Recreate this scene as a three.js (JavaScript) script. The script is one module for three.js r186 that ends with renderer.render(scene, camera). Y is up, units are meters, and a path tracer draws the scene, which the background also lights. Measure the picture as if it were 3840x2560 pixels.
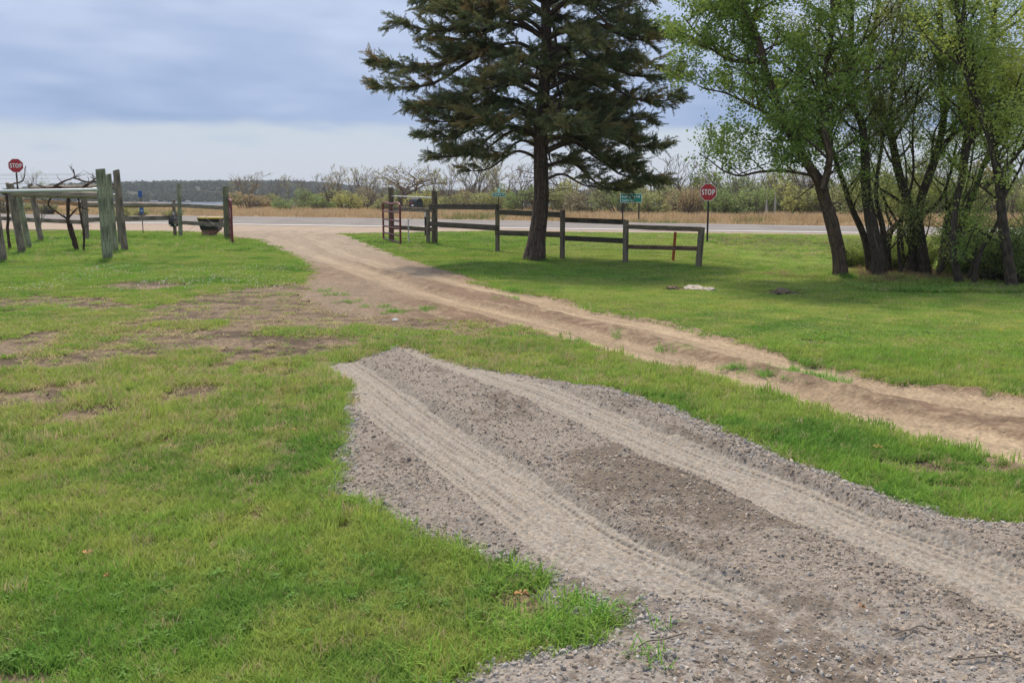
import * as THREE from 'three';
import { mergeGeometries } from 'three/addons/utils/BufferGeometryUtils.js';
import { FontLoader } from 'three/addons/loaders/FontLoader.js';
import { TextGeometry } from 'three/addons/geometries/TextGeometry.js';

// ------------------------------------------------------------------ camera, sky, sun, exposure
const V3 = THREE.Vector3, PI = Math.PI, sin = Math.sin, cos = Math.cos, max = Math.max, min = Math.min, abs = Math.abs, sqrt = Math.sqrt;
const scene = new THREE.Scene();
const camera = new THREE.PerspectiveCamera(39.228, 1024 / 682, 0.1, 5000);
camera.position.set(0, 2, 0);
camera.rotation.x = -8.836 * PI / 180;
scene.add(camera);
const renderer = new THREE.WebGLRenderer({ antialias: true });
renderer.toneMapping = THREE.LinearToneMapping;
renderer.toneMappingExposure = 1.25;
renderer.shadowMap.enabled = true;

const clamp = (x, a = 0, b = 1) => x < a ? a : x > b ? b : x;
const mix = (a, b, t) => a + (b - a) * t;
const sstep = (a, b, x) => { const t = clamp((x - a) / (b - a)); return t * t * (3 - 2 * t); };
const mix3 = (a, b, t) => [mix(a[0], b[0], t), mix(a[1], b[1], t), mix(a[2], b[2], t)];
const lin = c => c <= 0.04045 ? c / 12.92 : Math.pow((c + 0.055) / 1.055, 2.4);
const rgb = (r, g, b) => [lin(r / 255), lin(g / 255), lin(b / 255)];
function rng(seed) { let a = seed >>> 0; return () => { a = (a + 0x6D2B79F5) | 0; let t = Math.imul(a ^ (a >>> 15), 1 | a); t = (t + Math.imul(t ^ (t >>> 7), 61 | t)) ^ t; return ((t ^ (t >>> 14)) >>> 0) / 4294967296; }; }
function h3(x, y, z) { let h = Math.imul(x, 374761393) ^ Math.imul(y, 668265263) ^ Math.imul(z, 2147483647 - 5477); h = Math.imul(h ^ (h >>> 13), 1274126177); h ^= h >>> 16; return (h >>> 0) / 4294967296; }
function vn(x, y, per = 0, sd = 0) {
  let xi = Math.floor(x), yi = Math.floor(y); const fx = x - xi, fy = y - yi, u = fx * fx * (3 - 2 * fx), v = fy * fy * (3 - 2 * fy);
  let x1 = xi + 1, y1 = yi + 1;
  if (per) { xi = ((xi % per) + per) % per; yi = ((yi % per) + per) % per; x1 = ((x1 % per) + per) % per; y1 = ((y1 % per) + per) % per; }
  return mix(mix(h3(xi, yi, sd), h3(x1, yi, sd), u), mix(h3(xi, y1, sd), h3(x1, y1, sd), u), v);
}
function fbm(x, y, o = 4, per = 0, sd = 0) { let s = 0, a = 0.5, n = 0; for (let i = 0; i < o; i++) { s += a * vn(x, y, per, sd + i * 17); n += a; x *= 2; y *= 2; per *= 2; a *= 0.5; } return s / n; }
function vn3(x, y, z) {
  const xi = Math.floor(x), yi = Math.floor(y), zi = Math.floor(z); let fx = x - xi, fy = y - yi, fz = z - zi; fx = fx * fx * (3 - 2 * fx); fy = fy * fy * (3 - 2 * fy); fz = fz * fz * (3 - 2 * fz);
  const q = (a, b, c) => h3(xi + a, yi + b, zi + c);
  return mix(mix(mix(q(0, 0, 0), q(1, 0, 0), fx), mix(q(0, 1, 0), q(1, 1, 0), fx), fy), mix(mix(q(0, 0, 1), q(1, 0, 1), fx), mix(q(0, 1, 1), q(1, 1, 1), fx), fy), fz);
}
function fbm3(x, y, z, o = 4) { let s = 0, a = 0.5, n = 0; for (let i = 0; i < o; i++) { s += a * vn3(x, y, z); n += a; x = x * 2 + 3.1; y = y * 2 + 1.7; z = z * 2 + 5.3; a *= 0.5; } return s / n; }

{ // layered stratus: a grey-blue deck of streaks whose edge leaves a pale clear band all round the horizon
  const W = 2048, H = 1024, d = new Float32Array(W * H * 4);
  const pale = rgb(204, 215, 227), haze = rgb(211, 216, 226), dark = rgb(160, 181, 217), light = rgb(196, 211, 239), high = rgb(216, 225, 242);
  for (let j = 0; j < H; j++) {
    const el = ((j + 0.5) / H - 0.5) * 180;
    for (let i = 0; i < W; i++) {
      const az = ((i + 0.5) / W - 0.5) * 2 * PI, X = cos(az), Z = sin(az), k = (j * W + i) * 4;
      let c = haze;
      if (el > -1) {
        const e = max(el, 0);
        c = mix3(haze, pale, sstep(0, 4, e));
        const wisp = fbm3(X * 14 + 7, Z * 14, e * 1.3 + 2, 3);
        c = mix3(c, rgb(190, 204, 226), 0.5 * sstep(0.52, 0.72, wisp) * sstep(0.8, 2.5, e));
        const edge = 3.6 + 1.5 * (fbm3(X * 3 + 11, 3, Z * 3, 3) - 0.5) + 0.5 * (fbm3(X * 22, 9, Z * 22, 3) - 0.5);
        const n = fbm3(X * 7 + e * 0.12, e * 0.42, Z * 7 + 4, 3), s = fbm3(X * 16 + e * 0.3, e * 1.7, Z * 16, 4);
        let b = sstep(3.6, 11, e) * 0.9 + (n - 0.5) * 1.15 + (s - 0.5) * 1.0;
        b = mix(b, 0.85 + (n - 0.5) * 0.5, sstep(14, 40, e));
        const deck = mix3(dark, e > 25 ? mix3(light, high, sstep(25, 60, e)) : light, clamp(b + 0.12));
        c = mix3(c, deck, sstep(-0.3, 0.45, e - edge + (s - 0.5) * 1.3));
      }
      d[k] = c[0] * 0.8; d[k + 1] = c[1] * 0.8; d[k + 2] = c[2] * 0.8; d[k + 3] = 1;
    }
  }
  const t = new THREE.DataTexture(d, W, H, THREE.RGBAFormat, THREE.FloatType);
  t.mapping = THREE.EquirectangularReflectionMapping; t.magFilter = THREE.LinearFilter; t.needsUpdate = true;
  scene.background = t; scene.environment = t;
}
const sun = new THREE.DirectionalLight(0xffebd0, 3.7);       // hazy noon sun beyond the fence, a little to the right
sun.position.set(-16, 92, -54); sun.castShadow = true; sun.shadow.radius = 13;
sun.shadow.mapSize.set(4096, 4096); Object.assign(sun.shadow.camera, { left: -45, right: 45, top: 45, bottom: -45, near: 1, far: 240 });
scene.add(sun); scene.add(sun.target); sun.target.position.set(0, 0, -25); sun.position.add(sun.target.position);

// ------------------------------------------------------------------ naming helpers
const used = {};
function numbered(n) { const k = used[n] = (used[n] ?? -1) + 1; return k ? n + '_' + String(k).padStart(3, '0') : n; }
function shadows(o) { o.castShadow = o.receiveShadow = true; return o; }
function tag(o, label, category, group, kind) { Object.assign(o.userData, { label, category }); if (group) o.userData.group = group; if (kind) o.userData.kind = kind; return o; }
function thing(name, label, category, p = [0, 0, 0], group) { const o = new THREE.Group(); o.name = numbered(name); o.position.set(...p); scene.add(o); return tag(o, label, category, group); }
function part(parent, name, geo, mat, label) { const m = shadows(new THREE.Mesh(geo, mat)); m.name = name; parent.add(m); if (label) m.userData.label = label; return m; }
function solo(name, label, category, geo, mat, group) { const m = shadows(new THREE.Mesh(geo, mat)); m.name = numbered(name); scene.add(m); return tag(m, label, category, group); }
function struct(name, geo, mat) { const m = shadows(new THREE.Mesh(geo, mat)); m.name = numbered(name); m.userData.kind = 'structure'; scene.add(m); return m; }
function instances(parent, name, geo, mat, list, kind = 'stuff') { // list of [x,y,z, qx,qy,qz,qw, sx,sy,sz, r,g,b]
  const m = shadows(new THREE.InstancedMesh(geo, mat, list.length)), M = new THREE.Matrix4(), P = new V3(), Q = new THREE.Quaternion(), S = new V3(), C = new THREE.Color();
  list.forEach((a, i) => { M.compose(P.set(a[0], a[1], a[2]), Q.set(a[3], a[4], a[5], a[6]), S.set(a[7], a[8], a[9])); m.setMatrixAt(i, M); m.setColorAt(i, C.setRGB(a[10], a[11], a[12])); });
  m.name = parent === scene ? numbered(name) : name; m.userData.kind = kind; parent.add(m); return m;
}
const yawQ = a => [0, sin(a / 2), 0, cos(a / 2)];
function randQ(r) { const a = r(), b = r() * 2 * PI, c = r() * 2 * PI; return [sqrt(1 - a) * sin(b), sqrt(1 - a) * cos(b), sqrt(a) * sin(c), sqrt(a) * cos(c)]; }

// ------------------------------------------------------------------ geometry accumulator
class Acc {
  constructor() { this.p = []; this.n = []; this.u = []; this.i = []; }
  vert(x, y, z, nx, ny, nz, u, v) { this.p.push(x, y, z); this.n.push(nx, ny, nz); this.u.push(u, v); return this.p.length / 3 - 1; }
  tube(pts, rad, sides = 7, caps = true, wob = 0, R = null) { // pts: [[x,y,z]...], rad: number or per point
    const P = pts.map(q => new V3(...q)), n = P.length, T = new V3(), N = new V3(), B = new V3(), s0 = this.p.length / 3; let len = 0, prev = null;
    for (let k = 0; k < n; k++) {
      T.subVectors(P[min(n - 1, k + 1)], P[max(0, k - 1)]).normalize();
      if (!prev) { N.set(abs(T.y) > 0.9 ? 1 : 0, abs(T.y) > 0.9 ? 0 : 1, 0).cross(T).normalize(); } else { N.copy(prev).addScaledVector(T, -prev.dot(T)).normalize(); }
      prev = N.clone(); B.crossVectors(T, N);
      if (k) len += P[k].distanceTo(P[k - 1]);
      const r = typeof rad === 'number' ? rad : rad[k];
      for (let j = 0; j <= sides; j++) {
        const a = j / sides * 2 * PI, c = cos(a), s = sin(a), rr = r * (1 + (R && wob ? wob * (vn(c * 2.2 + 9, s * 2.2 + len * 2.5, 0, R) - 0.5) * 2 : 0));
        const nx = N.x * c + B.x * s, ny = N.y * c + B.y * s, nz = N.z * c + B.z * s;
        this.vert(P[k].x + nx * rr, P[k].y + ny * rr, P[k].z + nz * rr, nx, ny, nz, j / sides * 2 * PI * (typeof rad === 'number' ? rad : max(rad[0], 0.02)), len);
      }
    }
    const w = sides + 1;
    for (let k = 0; k < n - 1; k++) for (let j = 0; j < sides; j++) { const a = s0 + k * w + j; this.i.push(a, a + 1, a + w, a + 1, a + w + 1, a + w); }
    if (caps) for (const [k, sg] of [[0, -1], [n - 1, 1]]) {
      T.subVectors(P[min(n - 1, k + 1)], P[max(0, k - 1)]).normalize().multiplyScalar(sg);
      const c = this.vert(P[k].x, P[k].y, P[k].z, T.x, T.y, T.z, 0, 0), ring = [];
      for (let j = 0; j < sides; j++) { const q = (s0 + k * w + j) * 3; ring.push(this.vert(this.p[q], this.p[q + 1], this.p[q + 2], T.x, T.y, T.z, (j % 3) * 0.03, 0.02)); }
      for (let j = 0; j < sides; j++) { const a = ring[j], b = ring[(j + 1) % sides]; sg > 0 ? this.i.push(c, a, b) : this.i.push(c, b, a); }
    }
    return this;
  }
  poly(a, b, c, d) { // flat quad (or triangle) with its own normal
    const A = new V3(...a), n = new V3().subVectors(new V3(...b), A).cross(new V3().subVectors(new V3(...c), A)).normalize();
    const q = [a, b, c, d].filter(Boolean).map((p, k) => this.vert(...p, n.x, n.y, n.z, k === 1 || k === 2 ? 1 : 0, k >= 2 ? 1 : 0));
    this.i.push(q[0], q[1], q[2]); if (d) this.i.push(q[0], q[2], q[3]); return this;
  }
  board(a, b, h, t, lift = 0) { // a plank from a to b: height h (up), thickness t; grain runs along v
    const A = new V3(...a), D = new V3(...b).sub(A), L = D.length(); D.normalize();
    const S = new V3(0, 1, 0).cross(D).normalize(), U = new V3().crossVectors(D, S), e = min(h, t) * 0.12;
    const prof = [[-t / 2 + e, -h / 2], [t / 2 - e, -h / 2], [t / 2, -h / 2 + e], [t / 2, h / 2 - e], [t / 2 - e, h / 2], [-t / 2 + e, h / 2], [-t / 2, h / 2 - e], [-t / 2, -h / 2 + e]], off = (A.x * 7.3 + A.y * 3.1) % 1;
    const at = (k, l) => [A.x + D.x * l + S.x * prof[k][0] + U.x * prof[k][1], A.y + D.y * l + S.y * prof[k][0] + U.y * prof[k][1] + lift, A.z + D.z * l + S.z * prof[k][0] + U.z * prof[k][1]];
    let per = 0;
    for (let k = 0; k < 8; k++) {
      const m = (k + 1) % 8, p0 = at(k, 0), p1 = at(m, 0), p2 = at(m, L), p3 = at(k, L), w = Math.hypot(prof[m][0] - prof[k][0], prof[m][1] - prof[k][1]);
      const n = new V3().subVectors(new V3(...p1), new V3(...p0)).cross(D).normalize(), s = this.p.length / 3;
      this.vert(...p0, n.x, n.y, n.z, per + off, off); this.vert(...p1, n.x, n.y, n.z, per + w + off, off); this.vert(...p2, n.x, n.y, n.z, per + w + off, L + off); this.vert(...p3, n.x, n.y, n.z, per + off, L + off);
      this.i.push(s, s + 1, s + 2, s, s + 2, s + 3); per += w;
    }
    for (const [l, sg] of [[0, -1], [L, 1]]) { const s = this.p.length / 3; for (let k = 0; k < 8; k++) this.vert(...at(k, l), D.x * sg, D.y * sg, D.z * sg, prof[k][0], prof[k][1] * 0.1); for (let k = 1; k < 7; k++) sg > 0 ? this.i.push(s, s + k, s + k + 1) : this.i.push(s, s + k + 1, s + k); }
    return this;
  }
  build() {
    const g = new THREE.BufferGeometry();
    g.setAttribute('position', new THREE.Float32BufferAttribute(this.p, 3)); g.setAttribute('normal', new THREE.Float32BufferAttribute(this.n, 3)); g.setAttribute('uv', new THREE.Float32BufferAttribute(this.u, 2));
    g.setIndex(this.i); return g;
  }
}
const A = () => new Acc();
function smooth(pts, n) { const c = new THREE.CatmullRomCurve3(pts.map(p => new V3(...p))); return c.getPoints(n).map(p => [p.x, p.y, p.z]); }

// ------------------------------------------------------------------ textures (grain and fine relief only) and materials
function tex(size, fn, srgb = true, rep = 1) {
  const d = new Uint8Array(size * size * 4);
  for (let j = 0; j < size; j++) for (let i = 0; i < size; i++) { const c = fn(i / size, j / size), k = (j * size + i) * 4; if (typeof c === 'number') { d[k] = d[k + 1] = d[k + 2] = clamp(c) * 255; } else { d[k] = clamp(c[0]) * 255; d[k + 1] = clamp(c[1]) * 255; d[k + 2] = clamp(c[2]) * 255; } d[k + 3] = 255; }
  const t = new THREE.DataTexture(d, size, size); t.wrapS = t.wrapT = THREE.RepeatWrapping; t.magFilter = THREE.LinearFilter; t.minFilter = THREE.LinearMipmapLinearFilter; t.generateMipmaps = true;
  if (srgb) t.colorSpace = THREE.SRGBColorSpace; t.repeat.set(rep, rep); t.needsUpdate = true; return t;
}
function worley(u, v, n, sd) { // tileable: [distance to nearest, second, id]
  const x = u * n, y = v * n, xi = Math.floor(x), yi = Math.floor(y); let a = 9, b = 9, id = 0;
  for (let j = -1; j <= 1; j++) for (let i = -1; i <= 1; i++) { const cx = ((xi + i) % n + n) % n, cy = ((yi + j) % n + n) % n, px = xi + i + h3(cx, cy, sd), py = yi + j + h3(cx, cy, sd + 1), q = Math.hypot(px - x, py - y); if (q < a) { b = a; a = q; id = h3(cx, cy, sd + 2); } else if (q < b) b = q; }
  return [a, b, id];
}
const pebH = new Float32Array(768 * 768), pebC = [];
const gravelMap = tex(768, (u, v) => {
  const w = worley(u, v, 64, 3), w2 = worley(u, v, 150, 8), f = fbm(u * 90, v * 90, 2, 90, 5), e = sstep(0.02, 0.24, w[1] - w[0]), e2 = sstep(0, 0.3, w2[1] - w2[0]), big = w[2] > 0.55 ? 1 : 0;
  const fine = 0.66 + 0.25 * f + 0.16 * (w2[2] - 0.5) - 0.1 * (1 - e2), st = 0.64 + 0.42 * (w[2] - 0.75) + 0.15 * f, t = mix(fine, st, big * e), hue = (w[2] * 7.7) % 1 - 0.5;
  pebH[Math.round(v * 768) * 768 + Math.round(u * 768)] = 0.3 * f + 0.25 * e2 + big * e * 0.5 * (1 - w[0]);
  return [t * (1 + 0.07 * hue * big), t, t * (1 - 0.08 * hue * big)];
}, true, 1 / 1.3);
const gravelBump = tex(768, (u, v) => pebH[Math.round(v * 768) * 768 + Math.round(u * 768)], false, 1 / 1.3);
const sandMap = tex(512, (u, v) => { const f = fbm(u * 64, v * 64, 3, 64, 2), g = fbm(u * 6, v * 6, 3, 6, 4), w = worley(u, v, 40, 6), s = w[2] > 0.86 ? sstep(0.34, 0.2, w[0]) : 0, t = 0.62 + 0.3 * f + 0.1 * (g - 0.5) + s * (w[2] - 0.93) * 3; return [t, t * 0.995, t * 0.985]; }, true, 1 / 1.7);
const sandBump = tex(512, (u, v) => { const w = worley(u, v, 40, 6), s = w[2] > 0.86 ? sstep(0.34, 0.1, w[0]) : 0; return 0.6 * fbm(u * 60, v * 60, 3, 60, 2) + 0.4 * s; }, false, 1 / 1.7);
const thatchMap = tex(512, (u, v) => { const a = vn(u * 160, v * 40, 0, 3) , b = fbm(u * 50, v * 90, 3, 0, 9), t = 0.5 + 0.3 * b + 0.25 * (a - 0.5); return [t * 1.03, t, t * 0.93]; }, true, 1 / 1.9);
const barkMap = tex(512, (u, v) => { const r = fbm(u * 26, v * 5, 4, 0, 4), w = abs(fbm(u * 18 + r, v * 4, 3, 0, 7) - 0.5) * 2, t = 0.62 + 0.26 * sstep(0.02, 0.4, w) + 0.3 * (r - 0.5); return [t * 1.02, t, t * 0.97]; }, true, 1 / 0.9);
const barkBump = tex(512, (u, v) => { const r = fbm(u * 26, v * 5, 4, 0, 4), w = abs(fbm(u * 18 + r, v * 4, 3, 0, 7) - 0.5) * 2; return sstep(0.0, 0.4, w) * 0.8 + 0.2 * r; }, false, 1 / 0.9);
const woodMap = tex(512, (u, v) => { const g = fbm(u * 110, v * 3, 3, 0, 12), b = fbm(u * 9, v * 2.5, 3, 0, 5), k = worley(u, v, 5, 31), kn = k[2] > 0.6 ? sstep(0.13, 0.05, Math.hypot(k[0])) : 0, crack = sstep(0.3, 0.24, vn(u * 46, v * 2.2, 0, 77)); const t = 0.56 + 0.38 * g + 0.3 * (b - 0.5) - 0.4 * kn - 0.22 * crack; return [t * 1.02, t, t * 0.96]; }, true, 1 / 0.8);
const woodBump = tex(512, (u, v) => fbm(u * 110, v * 3, 3, 0, 12) - 0.5 * sstep(0.3, 0.24, vn(u * 46, v * 2.2, 0, 77)), false, 1 / 0.8);
const asphaltMap = tex(512, (u, v) => { const f = fbm(u * 128, v * 128, 2, 128, 2), g = fbm(u * 5, v * 5, 4, 5, 3), t = 0.62 + 0.22 * f + 0.22 * (g - 0.5); return [t, t, t]; }, true, 1 / 6);
const paintMap = tex(256, (u, v) => { const t = 0.86 + 0.16 * (fbm(u * 20, v * 20, 4, 20, 4) - 0.5) - 0.2 * sstep(0.64, 0.75, fbm(u * 12, v * 12, 4, 12, 8)); return [t, t, t]; }, true, 1 / 0.7);

const std = (c, o = {}) => { const m = new THREE.MeshStandardMaterial({ roughness: 0.9, side: THREE.DoubleSide, ...o }); m.color.setRGB(...c); return m; };
const bark = (c, o = {}) => std(c, { map: barkMap, bumpMap: barkBump, bumpScale: 0.02, roughness: 0.95, ...o });
const wood = (c, o = {}) => std(c, { map: woodMap, bumpMap: woodBump, bumpScale: 0.004, roughness: 0.9, ...o });
const leafMat = (tr = 0.4, o = {}) => new THREE.MeshPhysicalMaterial({ color: 0xffffff, roughness: 0.92, transmission: tr, thickness: 0, side: THREE.DoubleSide, specularIntensity: 0.3, ...o });
const M = {
  lawn: std([1, 1, 1], { map: thatchMap, vertexColors: true, roughness: 1 }),
  gravel: std([1, 1, 1], { map: gravelMap, bumpMap: gravelBump, bumpScale: 0.007, vertexColors: true, roughness: 0.95 }),
  dirt: std([1, 1, 1], { map: sandMap, bumpMap: sandBump, bumpScale: 0.006, vertexColors: true, roughness: 1 }),
  track: std([1, 1, 1], { map: gravelMap, bumpMap: gravelBump, bumpScale: 0.0028, vertexColors: true, roughness: 1 }),
  far: std([1, 1, 1], { vertexColors: true, roughness: 1 }),
  asphalt: std([0.36, 0.345, 0.34], { map: asphaltMap, roughness: 0.92 }),
  shoulder: std([0.56, 0.46, 0.37], { map: sandMap, bumpMap: sandBump, bumpScale: 0.01, roughness: 1 }),
  white: std([0.78, 0.78, 0.76], { map: paintMap, roughness: 0.7 }),
  grass: leafMat(0.42), leaf: leafMat(0.52), needle: leafMat(0.35), reed: leafMat(0.35), twigLeaf: leafMat(0.35),
  stone: std([1, 1, 1], { roughness: 0.88, map: paintMap }),
  cedarBark: bark([0.15, 0.11, 0.085]), mapleBark: bark([0.16, 0.115, 0.082]), willowBark: bark([0.115, 0.09, 0.068]), farBark: std([0.17, 0.145, 0.12]), paleBark: std([0.45, 0.42, 0.37]), vineBark: bark([0.12, 0.072, 0.05]),
  greyWood: wood([0.38, 0.33, 0.275]), darkWood: wood([0.13, 0.11, 0.085]), greenPost: wood([0.44, 0.485, 0.34]), mossPost: wood([0.31, 0.34, 0.21]), brownPost: wood([0.21, 0.175, 0.125]), freshWood: wood([0.72, 0.45, 0.25]), newRail: wood([0.34, 0.27, 0.19]), redRail: wood([0.32, 0.21, 0.15]), log: wood([0.53, 0.46, 0.39]),
  steel: std([0.55, 0.58, 0.6], { metalness: 0.75, roughness: 0.42 }), wire: std([0.22, 0.22, 0.22], { metalness: 0.6, roughness: 0.5 }),
  redPipe: std([0.22, 0.035, 0.035], { roughness: 0.42, map: paintMap }), black: std([0.015, 0.015, 0.017], { roughness: 0.45 }), darkPost: std([0.018, 0.014, 0.014], { roughness: 0.7 }),
  stopRed: std([0.43, 0.016, 0.026], { roughness: 0.5 }), signWhite: std([0.8, 0.8, 0.79], { roughness: 0.5 }), signGreen: std([0.0, 0.2, 0.125], { roughness: 0.5 }), blue: std([0.03, 0.11, 0.33], { roughness: 0.55 }),
  yellow: std([0.62, 0.44, 0.02], { roughness: 0.5 }), orange: std([0.5, 0.12, 0.035], { roughness: 0.7, map: paintMap }), flagRed: std([0.35, 0.02, 0.03], { roughness: 0.5 }), tan: wood([0.58, 0.40, 0.26]),
  deadLeaf: leafMat(0.2, { color: 0xc79a72 }), limestone: std([0.72, 0.66, 0.58], { map: sandMap, bumpMap: sandBump, bumpScale: 0.01 }), house: std([0.75, 0.74, 0.72]), roofGrey: std([0.16, 0.16, 0.17]), glass: std([0.03, 0.04, 0.05], { roughness: 0.2 }),
  water: std([0.10, 0.13, 0.16], { roughness: 0.16, metalness: 0 }),
};
M.needle.color.setRGB(1, 1, 1);

// ------------------------------------------------------------------ the lie of the land (metres; the eye stands 2 m above x = 0, z = 0)
const gravelEdge = [[-2.24,-11.36],[-1.99,-11.45],[-1.74,-11.87],[-1.57,-12.35],[-1.32,-12.38],[-1.13,-12.17],[-0.61,-11.3],[-0.13,-10.73],[0.12,-10.47],[0.53,-10.02],[1,-9.64],[1.3,-9.22],[1.69,-8.56],[1.86,-7.91],[2.01,-7.35],[2.14,-6.98],[2.43,-6.59],[2.57,-6.24],[2.67,-5.92],[2.79,-5.75],[3.12,-5.6],[3.68,-5.44],[6,-5],[9,-4.4],[9,2],[-0.6,2],[-0.5,-3],[-0.3,-3.69],[-0.19,-3.85],[-0.03,-3.97],[0.18,-3.99],[0.32,-4.07],[0.42,-4.2],[0.28,-4.3],[0.16,-4.55],[0.1,-4.76],[-0.03,-4.88],[-0.23,-5.1],[-0.44,-5.23],[-0.63,-5.37],[-0.82,-5.63],[-1.05,-5.92],[-1.21,-6.15],[-1.28,-6.44],[-1.36,-6.98],[-1.39,-7.49],[-1.45,-8.07],[-1.61,-8.83],[-1.71,-9.53],[-1.97,-10.22],[-2.19,-10.73]];
const dirtEdge = [[-9.05,-48.6],[-7.77,-45.67],[-5.59,-37.88],[-3.36,-30.14],[-2.12,-26.51],[-1.26,-23.92],[-0.53,-20.85],[0.21,-19.45],[1.01,-17.86],[1.66,-16.2],[2.24,-15.07],[2.72,-13.99],[3.09,-12.83],[3.42,-12.1],[3.68,-11.01],[3.99,-10.47],[4.27,-9.98],[4.63,-9.75],[5.03,-9.22],[5.67,-8.56],[8,-6.9],[14,-3],[14,0],[8,-3.6],[4.13,-6.15],[3.7,-6.7],[3.55,-7.04],[3.39,-7.35],[3.18,-7.69],[2.98,-8.14],[2.74,-8.74],[2.5,-9.22],[2.34,-9.64],[2.03,-10.34],[1.73,-10.87],[1.34,-11.45],[0.88,-12.45],[0.52,-13.43],[0.03,-14.56],[-0.52,-14.91],[-1.13,-14.9],[-2.2,-15.3],[-3.2,-16.4],[-4.1,-18.3],[-4.3,-20.2],[-4.7,-21.6],[-5.13,-24.31],[-6.23,-28.21],[-8.16,-33.57],[-10.78,-40.66],[-12.69,-43.44],[-16,-50.6],[-12,-52]];
const barePatches = [[-4.29,-17.91,1.36,2.74,1],[-4.69,-15.66,0.86,0.91,0.9],[-2.58,-18.63,1.14,3.82,1],[-2.87,-15.13,1.31,0.95,0.9],[-4.05,-12.73,1.34,1.12,0.75],[-3.14,-12.32,0.62,0.77,0.6],[-8.94,-17.90,0.73,0.88,0.85],[-8.04,-20.88,0.57,0.80,0.8],[-6.61,-12.71,0.35,0.97,0.85],[-5.69,-11.47,0.48,0.43,0.8],[-5.12,-12.29,0.68,0.36,0.7],[-3.17,-9.45,0.19,0.46,0.7],[-4.86,-9.25,0.47,0.49,0.7],[-3.87,-8.57,0.18,0.32,0.85],[-2.09,-3.71,0.16,0.05,0.9],[0.05,-4.47,0.10,0.09,0.9],[0.15,-4.30,0.09,0.07,0.6],[3.04,-6.36,0.21,0.10,0.7],[2.94,-6.92,0.19,0.12,0.6],[3.44,-6.75,0.38,0.16,0.7],[3.41,-19.99,0.23,0.28,0.7],[5.47,-19.20,0.22,0.34,0.8],[-2.96,-26.55,0.72,0.96,0.6],[-7.42,-17.18,0.94,0.68,0.5],[-1.84,-14.71,2.00,1.49,0.55],[-2.86,-10.77,0.99,0.67,0.45],[-0.14,-11.62,0.64,0.45,0.3]];
const trackLeft = [[-2.3,-11.6],[-2.01,-10.87],[-1.34,-9.12],[-0.78,-7.76],[-0.27,-6.64],[0.15,-5.71],[0.38,-5.2],[0.69,-4.71],[1.06,-4.2],[1.43,-3.79],[2.4,-2.8]];
const trackRight = [[-1.15,-12.2],[-0.96,-11.77],[-0.26,-10.22],[0.31,-9.12],[0.8,-7.99],[1.26,-6.98],[1.69,-6.24],[2.01,-5.48],[2.3,-4.94],[2.51,-4.44],[3.1,-3.4]];
const rutFar = [[-9.6,-46],[-6,-33],[-2.9,-25],[-1.1,-21.2],[-0.23,-19.45],[0.94,-16.63],[2.1,-14.09],[2.9,-12],[3.49,-10.42],[4.04,-9.42],[4.73,-8.65],[8.4,-5.6]];
const rutNear = [[-11.4,-45],[-7.6,-34],[-4.4,-26],[-2.4,-20.6],[-0.99,-17.16],[0.49,-14.56],[1.55,-12.28],[2.48,-10.22],[3,-8.92],[3.48,-8.07],[3.98,-7.22],[7,-4.2]];
for (const P of [trackLeft, trackRight]) { const q = smooth(P.map(p => [p[0], 0, p[1]]), 32).map(p => [p[0], p[2]]); P.length = 0; P.push(...q); }
function sdPoly(P, x, z) { let d = 1e9, inside = false; for (let i = 0, j = P.length - 1; i < P.length; j = i++) { const ax = P[j][0], az = P[j][1], ex = P[i][0] - ax, ez = P[i][1] - az, wx = x - ax, wz = z - az, t = clamp((wx * ex + wz * ez) / (ex * ex + ez * ez)), q = (wx - ex * t) ** 2 + (wz - ez * t) ** 2; if (q < d) d = q; if ((P[i][1] > z) !== (az > z) && x < (ax - P[i][0]) * (z - P[i][1]) / (az - P[i][1]) + P[i][0]) inside = !inside; } return (inside ? 1 : -1) * sqrt(d); }
function along(P, x, z) { let d = 1e9, r = [9, 0], s = 0; for (let i = 1; i < P.length; i++) { const ax = P[i - 1][0], az = P[i - 1][1], ex = P[i][0] - ax, ez = P[i][1] - az, L = Math.hypot(ex, ez), wx = x - ax, wz = z - az, t = clamp((wx * ex + wz * ez) / (L * L)), q = Math.hypot(wx - ex * t, wz - ez * t); if (q < d) { d = q; r = [q * Math.sign(ex * wz - ez * wx || 1), s + t * L]; } s += L; } return r; } // [signed distance across, distance along]
const rough = (x, z) => 0.16 * (fbm(x * 2.1, z * 2.1, 3, 0, 41) - 0.5) + 0.1 * (vn(x * 9, z * 9, 0, 43) - 0.5);
const gravelIn = (x, z) => (x < -2.8 || x > 9.5 || z < -13) ? -3 : sdPoly(gravelEdge, x, z) + rough(x, z);
const dirtIn = (x, z) => z < -54 ? -5 : sdPoly(dirtEdge, x, z) + 1.3 * rough(x, z) * clamp(0.6 + -z * 0.04, 0.6, 1.6);
function bareness(x, z) {
  let b = 0; for (const [cx, cz, rx, rz, s] of barePatches) { const q = Math.hypot((x - cx) / (rx * 1.6), (z - cz) / (rz * 1.2)); if (q < 1.8) b = max(b, s * sstep(1.7, 0.3, q)); }
  const n = fbm(x * 1.5, z * 1.1, 4, 0, 71) - 0.5, m = fbm(x * 7, z * 4, 3, 0, 72) - 0.5;
  let v = b * 0.92 + n * 1.2 + m * 0.7; v = sstep(0.12, 0.56, v) * (b > 0.02 ? 1 : 0);
  return max(v, 0.75 * sstep(0.20, 0.34, n * 0.9 + m * 0.9) * sstep(-21, -12, z));
}
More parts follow.
